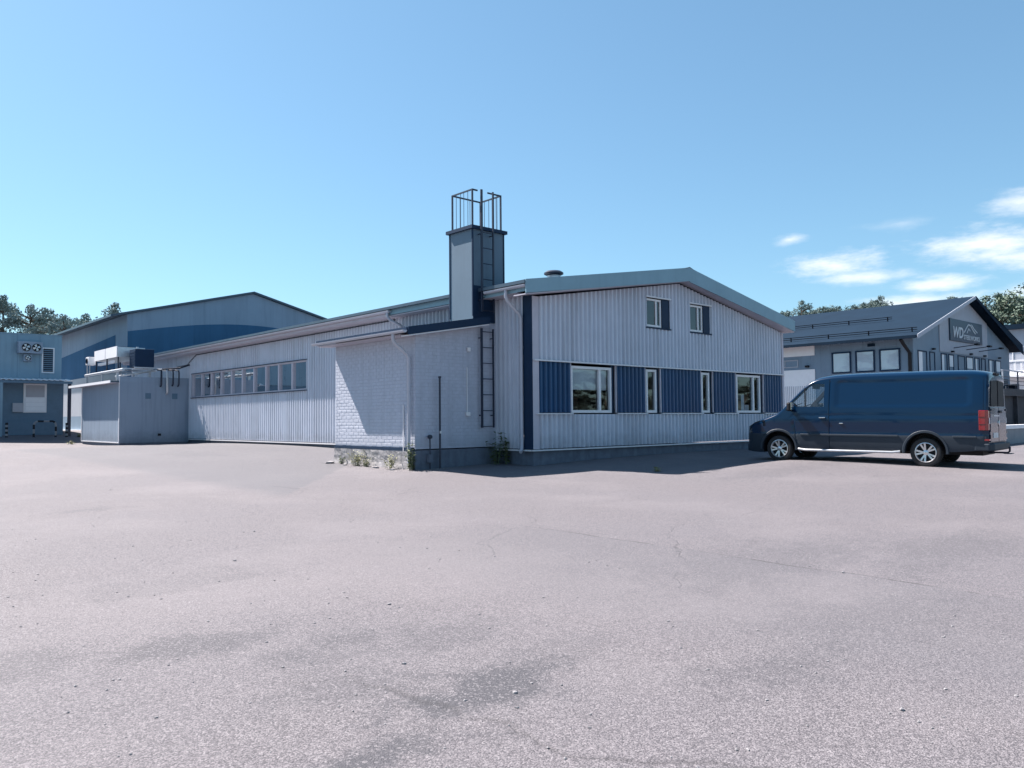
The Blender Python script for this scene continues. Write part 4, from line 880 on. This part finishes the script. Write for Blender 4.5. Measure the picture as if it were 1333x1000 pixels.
# wheels
def wheel(x, y, sgn):
    r_, w2 = .355, .115
    ty = vp('wheel', 'rubber', MB().lathe([(.225, -w2*.9), (.30, -w2), (.338, -w2*.92), (r_, -w2*.62), (r_, w2*.62), (.338, w2*.92), (.30, w2), (.225, w2*.9)], (x, y, r_-.004), 'x', n=40, cap=False), smooth=True)
    xo = x+sgn*w2
    rm = vp('rim', 'rim', MB().lathe([(.228, -sgn*.20), (.222, -sgn*.03), (.236, -sgn*.012), (.242, -sgn*.004), (.228, .0), (.215, -sgn*.016), (.208, -sgn*.06)], (xo, y, r_-.004), 'x', n=40, cap=False), ty, smooth=True)
    vp('brake_disc', 'black', MB().lathe([(.215, 0), (.01, 0)], (xo-sgn*.085, y, r_-.004), 'x', n=30, cap=False), ty)
    for k in range(10):
        a = 2*math.pi*(k//2)/5 + (.235 if k % 2 else -.235)*.92; a0 = 2*math.pi*(k//2)/5 + (.10 if k % 2 else -.10)
        def P(rad, ang, off, dx): return (xo-sgn*dx, y+rad*math.cos(ang)-off*math.sin(ang), r_-.004+rad*math.sin(ang)+off*math.cos(ang))
        sp_ = MB(); q = [P(.045, a0, -.018, .03), P(.045, a0, .018, .03), P(.215, a, .021, .016), P(.215, a, -.021, .016), P(.045, a0, -.02, .07), P(.045, a0, .02, .07), P(.215, a, .024, .055), P(.215, a, -.024, .055)]
        sp_.add(q, [(0, 1, 2, 3), (4, 7, 6, 5), (0, 4, 5, 1), (1, 5, 6, 2), (2, 6, 7, 3), (3, 7, 4, 0)]); vp('spoke', 'rim', sp_, ty)
    vp('hub', 'rim', MB().lathe([(.062, -sgn*.07), (.062, -sgn*.025), (.05, -sgn*.018), (.005, -sgn*.016)], (xo, y, r_-.004), 'x', n=20, cap=False), ty, smooth=True)
for yw in (0., WB):
    for sx_ in (-1, 1): wheel(sx_*.845, yw, sx_)
# arch trims, step bar, mouldings
for yw in (0., WB):
    for sx_ in (-1, 1):
        a_ = MB(); n_ = 22; vs = []
        for i in range(n_+1):
            an_ = R(-14)+R(208)*i/n_
            for (rd_, xx) in ((.45, .965), (.46, 1.012), (.505, 1.012), (.522, .985), (.45, .94)):
                vs.append((sx_*xx, yw+rd_*math.cos(an_), max(.37+rd_*math.sin(an_), .33)))
        fs = [(i*5+k, i*5+(k+1) % 5, (i+1)*5+(k+1) % 5, (i+1)*5+k) for i in range(n_) for k in range(5)]
        a_.add(vs, fs); vp('wheel_arch', 'plastic', a_, smooth=True)
for sx_ in (-1, 1):
    vp('side_step', 'galv', MB().tube([(sx_*1.0, WB-.55, .36), (sx_*1.03, WB-.75, .34), (sx_*1.03, .75, .34), (sx_*1.0, .56, .36)], .032, 10), smooth=True)
    for (ya, yb) in ((WB-.60, .60), (-.60, -1.10)):
        mo = MB().box(min(sx_*1.0, sx_*1.018), max(sx_*1.0, sx_*1.018), yb, ya, .715, .765); vp('side_moulding', 'plastic', mo, bevel=.008)
    hz_ = 1.10
    for (s, z) in ((2.19, 1.19),): vp('door_handle', 'chrome', MB().box(min(sx_*.985, sx_*1.03), max(sx_*.985, sx_*1.03), SR-s-.085, SR-s+.085, z-.012, z+.016), bevel=.01)
    vp('fuel_flap' if sx_ < 0 else 'slide_handle', 'chrome', MB().box(min(sx_*.99, sx_*1.012), max(sx_*.99, sx_*1.012), SR-2.72, SR-2.62, 1.03, 1.06), bevel=.01)
# front end
for sx_ in (-1, 1):
    hl = MB(); pts = [(.05, .80), (.16, .74), (.62, .98), (.60, 1.13), (.30, 1.06), (.09, .96)]
    hl.add([(sx_*(wid(s)*sidef(z)+.006+ (.0 if s > .15 else .01)), SR-s, min(z, ztop(s)-.05)) for s, z in pts], [tuple(range(6))]); vp('headlight', 'dglass', hl, fix=False)
vp('grille', 'black', MB().box(-.6, .6, SR+.003, SR+.02, .50, .76)); vp('front_bumper', 'plastic', MB().prism([(-.84, SR-.22), (.84, SR-.22), (.74, SR+.0), (.5, SR+.03), (-.5, SR+.03), (-.74, SR+.0)], 'z', .26, .46), bevel=.03)
for x in (-.3, .35): vp('wiper', 'black', MB().tube([(x, SR-1.08, ztop(1.08)+.02), (x+.45, SR-1.2, top_z(1.2, x+.45)+.02)], .012, 6))
# rear end
RY = SR-5.98
for sx_ in (-1, 1):
    tlm = MB(); x0, x1 = .80, 1.003
    tlm.prism([(sx_*.84, RY-.012), (sx_*.965, RY+.0), (sx_*1.004, RY+.055), (sx_*1.006, RY+.19), (sx_*.95, RY+.19), (sx_*.84, RY+.1)], 'z', .90, 1.36); tl_ = vp('tail_light', 'red', tlm, bevel=.01)
    for z in (1.03, 1.20): vp('lens_divider', 'black', MB().box(min(sx_*.97, sx_*1.0095), max(sx_*.97, sx_*1.0095), RY+.045, RY+.185, z, z+.012), tl_)
    vp('reversing_lens', 'lamp', MB().box(sx_*.90-.045, sx_*.90+.045, RY-.018, RY-.008, 1.05, 1.19), tl_)
    vp('rear_reflector', 'red', MB().box(sx_*.93-.05, sx_*.93+.05, RY-.02, RY+.10, .66, .70))
    a, b = (.05, .74)
    dg = MB(); wn2 = [(sx_*a, 1.46), (sx_*b, 1.46), (sx_*(b-.06), 2.05), (sx_*a, 2.08)]
    dg.add([(x, RY-.016, z) for x, z in wn2] + [(x, RY-.001, z) for x, z in wn2], [(0, 1, 2, 3), (4, 7, 6, 5), (0, 4, 5, 1), (1, 5, 6, 2), (2, 6, 7, 3), (3, 7, 4, 0)]); vp('rear_window', 'dglass' if False else 'black', dg)
    rd_ = vp('rear_door', 'paint', MB().prism([(sx_*.018, .62), (sx_*.86, .62), (sx_*.86, 1.44), (sx_*.018, 1.44)], 'y', RY-.025, RY-.001), bevel=.012)
    for z in (.8, 1.35, 1.9): vp('hinge', 'paint', MB().box(sx_*.90-.04, sx_*.90+.04, RY-.03, RY-.0, z, z+.07) if z != 1.35 else MB().box(sx_*.80-.03, sx_*.80+.03, RY-.045, RY-.026, z, z+.05), rd_, bevel=.008)
vp('door_handle', 'black', MB().box(.03, .28, RY-.05, RY-.026, 1.30, 1.36), bevel=.01)
vp('grab_bar', 'chrome', MB().box(-.55, .02, RY-.04, RY-.026, 1.22, 1.25))
vp('rear_bumper', 'plastic', MB().prism([(-.99, RY+.30), (-.985, RY-.02), (-.85, RY-.10), (.85, RY-.10), (.985, RY-.02), (.99, RY+.30)], 'z', .42, .60), bevel=.03)
vp('number_plate', 'plate', MB().box(-.62, -.12, RY-.036, RY-.026, .72, .84)); 
emb = MB().lathe([(.075, 0), (.075, -.012), (.062, -.014), (.062, 0)], (0.02, RY-.026, 1.06), 'y', n=24)
for (a, b) in (((-.045, .045), (-.018, -.05)), ((-.018, -.05), (.0, -.01)), ((.0, -.01), (.018, -.05)), ((.018, -.05), (.045, .045)), ((-.02, .05), (0, .012)), ((0, .012), (.02, .05))):
    emb.tube([(.02+a[0], RY-.032, 1.06+a[1]), (.02+b[0], RY-.032, 1.06+b[1])], .006, 5)
vp('emblem', 'chrome', emb)
tb = MB().tube([(0, RY+.2, .36), (0, RY-.20, .36), (0, RY-.24, .40), (0, RY-.24, .46)], .022, 8).lathe([(.025, 0), (.025, .05), (.0, .06)], (0, RY-.24, .45), n=10).box(-.16, .16, RY-.30, RY-.14, .335, .35); vp('tow_bar', 'steel', tb, smooth=True)
vp('roof_lamp', 'black', MB().box(-.2, .2, RY-.03, RY+.06, 2.20, 2.255), bevel=.01)
vp('underbody', 'black', MB().box(-.62, .62, -1.15, SR-.35, .30, .50))

# ------------------------------------------------------------------ trees
def tree_proto(seed, H, kind):
    r = random.Random(seed); tr_ = MB(); lv_ = MB()
    lean = Vector((r.uniform(-.04, .04), r.uniform(-.04, .04), 1))
    tp_ = [Vector((0, 0, -.5))+lean*(H*.92*t)+Vector((math.sin(t*5+seed)*.12, math.cos(t*4+seed)*.12, 0))*t*H*.1 for t in np.linspace(0, 1, 9)]
    tr_.tube(tp_, H*.018+.06, 8, r1=.04)
    cl = []
    n_ = 20 if kind == 'pine' else 24
    for i in range(n_):
        t = r.uniform(.42, .98) if kind == 'pine' else r.uniform(.25, .97)
        base = tp_[min(int(t*8), 7)].lerp(tp_[min(int(t*8)+1, 8)], t*8-int(t*8)); a = r.uniform(0, 2*math.pi)
        prof = (math.sin(math.pi*min(1, (1-t)*1.15+.12))*.22 if kind == 'pine' else math.sqrt(max(.03, 1-((t-.6)/.42)**2))*.27)
        ln = H*prof*r.uniform(.55, 1.1); tip = base + Vector((math.cos(a)*ln, math.sin(a)*ln, ln*r.uniform(.0, .45)))
        tr_.tube([base, base.lerp(tip, .5)+Vector((0, 0, ln*.07)), tip], H*.006+.02, 5, r1=.015)
        for q in range(4 if kind == 'pine' else 5):
            c = base.lerp(tip, r.uniform(.45, 1.08))+Vector([r.gauss(0, H*.022) for _ in range(3)]); cl.append((c, H*r.uniform(.03, .06)))
    cl.append((tp_[-1], H*.04)); cl.append((tp_[-1]+Vector((0, 0, H*.03)), H*.03))
    rg = np.random.default_rng(seed)
    for c, rad in cl:
        m_ = 84 if kind == 'pine' else 80
        d = rg.normal(size=(m_, 3)); d /= np.linalg.norm(d, axis=1)[:, None]; d *= (rg.random((m_, 1))**.4)*rad; d[:, 2] *= .6 if kind == 'pine' else .8
        for v in d:
            s_ = H*rg.uniform(.0042, .0085); u = rg.normal(size=3); u /= np.linalg.norm(u); w = rg.normal(size=3); w -= u*np.dot(u, w); w /= np.linalg.norm(w)
            if kind == 'pine': u = u*1.9; w = w*.42
            p = np.array(c)+v; k = len(lv_.v); lv_.v += [tuple(p-u*s_-w*s_*.4), tuple(p+u*s_*.2-w*s_), tuple(p+u*s_), tuple(p-u*s_*.1+w*s_)]; lv_.f.append((k, k+1, k+2, k+3)); lv_.m.append(0)
    return tr_, lv_
protos = {}
def tree(name, kind, seed, H, x, y, m, label, group=None, z=None, sc=(1, 1, 1), rz=0.):
    key = (kind, seed)
    if key not in protos:
        a, b = tree_proto(seed, 10., kind); t0 = a.build('trunk', 'bark', None, fix=False, smooth=True); c0 = b.build('crown', m, None, fix=False)
        protos[key] = (t0.data, c0.data); bpy.data.objects.remove(t0); bpy.data.objects.remove(c0)
    z = float(gz(x, y)) if z is None else z
    t = thing(name, (x, y, z), label, 'tree', group, rz=rz); H *= 1.10; t.scale = tuple(H/10*q for q in sc)
    for nm, d in zip(('trunk', 'crown'), protos[key]):
        o = bpy.data.objects.new(nm, d); col.objects.link(o); o.parent = t
        if nm == 'crown':
            o.material_slots[0].link = 'OBJECT'; o.material_slots[0].material = M[m]
CT = ((-3.6, 84, 14.6, 'leaf', 'broad dusty tree behind the outer end of the cold store'), (1.2, 86, 15.0, 'pine', 'dark pine behind the cold store between two dusty trees'), (3.0, 83.5, 13.8, 'leaf', 'dusty tree rising behind the cold store above the twin-fan unit'),
      (6.2, 88, 14.2, 'pine', 'dark pine rising behind the cold store above the louvre door'), (5.6, 78.5, 12.4, 'leaf', 'dusty tree filling the gap between the cold store and the blue-banded hall'), (9.2, 83, 13.2, 'leaf', 'dusty tree half hidden by the eave of the blue-banded hall'),
      (-8, 90, 15, 'pine', 'dark pine standing apart past the outer end of the cold store'), (-1.4, 95, 14.4, 'leaf', 'dusty tree farthest back behind the cold store, between the nearer trees'))
for i, (x, y, H, k, lab) in enumerate(CT):
    tree('tree', k, 11+i % 3, H, x, y, 'hazy' if k == 'leaf' else 'pine', lab, 'trees beyond the cold store', rz=i*1.3)
tree('tree', 'leaf', 14, 14.9, 12.6, 83.5, 'hazy', 'lone treetop showing above the blue-banded hall roof', rz=.4)
RT = 'wind-bent pine top showing over the workshop roof'; gr2 = 'pines behind the workshop'
for i, (x, y, H) in enumerate(((72.4, 31.6, 13.6), (78.8, 32.5, 15.7), (80.3, 30.9, 14.8), (92.3, 33.8, 16.2), (88.6, 29.6, 16.0), (91.2, 28.9, 16.9), (112, 37.2, 19.3))):
    tree('pine_tree', 'pine', 21+i % 2, H, x, y, 'pine', RT, gr2, sc=(.85, .85, 1), rz=i*.9+.5)
for i, (x, y, H, k) in enumerate(((104, 24.2, 17.4, 'pine'), (109, 22.2, 17.8, 'leaf'), (112, 20.0, 18.0, 'leaf'), (108.4, 18.2, 17.2, 'leaf'), (114, 17.2, 17.8, 'pine'), (113, 15.2, 17.4, 'leaf'), (121, 17, 20, 'leaf'), (119, 13, 19, 'pine'), (124, 24, 20, 'pine'), (112, 11, 18.6, 'leaf'))):
    tree('tree', k, 31+i % 3, H, x, y, 'leaf' if k == 'leaf' else 'pine', 'tall leafy tree in the wood right of the workshop gable' if k == 'leaf' else 'tall dark pine in the wood right of the workshop gable', 'wood right of the workshop' if k == 'leaf' else 'pines in the wood right of the workshop', sc=(1.25, 1.25, 1), rz=i*1.1)
# trees along the other side of the yard, seen mirrored in the van and the window panes
for i in range(11):
    x, y = -56+random.uniform(-3, 3)+i*.6, -22+i*8.2
    tree('tree', 'leaf' if i % 3 else 'pine', 31+i % 3 if i % 3 else 21, random.uniform(8, 13), x, y, 'leaf' if i % 3 else 'pine', 'tree along the far left edge of the yard', 'trees along the left edge of the yard', sc=(1.3, 1.3, 1), rz=i*1.7)

for i in range(17):  # unseen row, added so the gable panes mirror a dark belt
    tree('tree', 'leaf' if i % 2 else 'pine', 31+i % 3 if i % 2 else 21, random.uniform(6, 7.5), 36+i*4.6, -46-i*.6+random.uniform(-2, 2), 'leafdark', 'unseen tree added opposite the gable to darken its window reflections', 'added trees darkening the gable window reflections', sc=(1.9, 1.9, 1), rz=i*1.7)

# ------------------------------------------------------------------ weeds, rubble and loose stones
def weed(x, y, h, n_, sp_, m, label, name='weed', leaf=.05, zz=None):
    z0 = float(gz(x, y)) if zz is None else zz; t = thing(name, (x, y, z0), label, 'weed'); stm = MB(); lf = MB()
    for i in range(n_):
        a = random.uniform(0, 2*math.pi); d = random.uniform(.1, 1)*sp_; hh = h*random.uniform(.45, 1.)
        b0 = Vector((x+math.cos(a)*d*.35, y+math.sin(a)*d*.35, z0-.02)); b1 = Vector((x+math.cos(a)*d, y+math.sin(a)*d, z0+hh)); mid = b0.lerp(b1, .5)+Vector((0, 0, hh*.08))
        stm.tube([b0, mid, b1], .006, 4, r1=.003)
        for q in range(random.randint(7, 13)):
            t_ = random.uniform(.15, 1.05); p = b0.lerp(b1, t_); an_ = random.uniform(0, 6.28); u = Vector((math.cos(an_), math.sin(an_), random.uniform(-.3, .7))).normalized(); w = u.cross(Vector((0, 0, 1))).normalized(); s_ = leaf*random.uniform(.6, 1.4)
            lf.add([p, p+u*s_*.6+w*s_*.32, p+u*s_*1.4-Vector((0, 0, s_*.3)), p+u*s_*.6-w*s_*.32], [(0, 1, 2, 3)])
    stm.build('stems', m, t, fix=False); lf.build('leaves', m, t, fix=False)
weed(-3.22, 1.50, .78, 16, .22, 'weed', 'tall green weed climbing at the corner of the brick annex', leaf=.08)
weed(-3.30, 2.35, .40, 14, .22, 'dry', 'pale dry weed between the annex downpipe and the rubble', leaf=.06)
weed(-3.35, 3.6, .36, 12, .2, 'dry', 'low straggly weed at the middle of the annex footing', leaf=.055)
weed(-3.32, 4.15, .46, 20, .30, 'dry', 'bushy yellowish weed at the annex footing', leaf=.06)
weed(-3.25, 5.1, .32, 9, .15, 'weed', 'small green weed near the far end of the annex footing', leaf=.055)
weed(-.40, 1.18, .95, 14, .30, 'weed', 'dark shaded bush under the ladder in the corner of the annex', leaf=.10)
weed(-.16, .98, .80, 10, .16, 'weed', 'dark shaded weed against the long wall beside the ladder corner', leaf=.09)
weed(-2.6, 37.6, .22, 16, .45, 'dry', 'flat dry weed growing from the asphalt beside the shed', leaf=.10)
weed(-4.2, 33.4, .2, 8, .3, 'dry', 'tiny weed tuft at the far corner of the shed', leaf=.07)
weed(.9, -3.75, .12, 8, .12, 'dry', 'tiny weed tuft on the sunlit edge of the gable shadow', leaf=.05)
ico = bmesh.new(); bmesh.ops.create_icosphere(ico, subdivisions=1, radius=1); IV = np.array([v.co[:] for v in ico.verts]); IF = [tuple(v.index for v in f.verts) for f in ico.faces]; ico.free()
def rock(mb, x, y, s_, z=None, flat=.6):
    z = float(gz(x, y)) if z is None else z
    A = np.diag([s_*random.uniform(.7, 1.3), s_*random.uniform(.6, 1.1), s_*flat]); a = random.uniform(0, 6.28); Rz = np.array([[math.cos(a), -math.sin(a), 0], [math.sin(a), math.cos(a), 0], [0, 0, 1]])
    v = (IV*(1+rng.uniform(-.25, .2, (len(IV), 1)))) @ A @ Rz.T + np.array([x, y, z+s_*flat*.35]); mb.add(v.tolist(), IF)
for i, (x, y, s_, lab) in enumerate(((-3.42, 2.9, .13, 'flat broken lump of render lying below the dry weed'), (-3.5, 1.98, .10, 'broken lump of render by the annex downpipe foot'), (-3.38, 3.15, .08, 'small broken lump of render beside the flat one'), (-3.4, 5.6, .16, 'flat slab of rubble at the far end of the annex footing'), (-3.45, 4.6, .09, 'broken lump of render beside the bushy weed'))):
    m_ = MB(); rock(m_, x, y, s_, flat=.4); tag(m_.build('rubble', 'rubble', None), lab, 'rubble')
gs = MB()
def gzs(x, y): return gz(np.array(x), np.array(y))
cand = []
for i in range(1500):
    d = 2.6+random.random()**1.7*24; a = HEAD+R(random.uniform(-34, 34)); cand.append((CAM.x+math.cos(a)*d, CAM.y+math.sin(a)*d, random.choice((.004, .005, .006, .008, .011))*(1 if random.random() < .96 else 1.7)))
for i in range(130): cand.append((random.gauss(-3.45, .28), random.uniform(1.0, 6.3), random.uniform(.006, .018)))
for i in range(160): cand.append((random.uniform(-3.2, -.2), 1.4-abs(random.gauss(0, .25)), random.uniform(.006, .018)))
zz_ = gzs([c[0] for c in cand], [c[1] for c in cand])
for (x, y, s_), z in zip(cand, zz_): rock(gs, x, y, s_, float(z))
go = gs.build('loose_gravel', 'stone', None, fix=False); tag(go, 'loose stone chips scattered over the asphalt yard', 'gravel', kind='stuff')
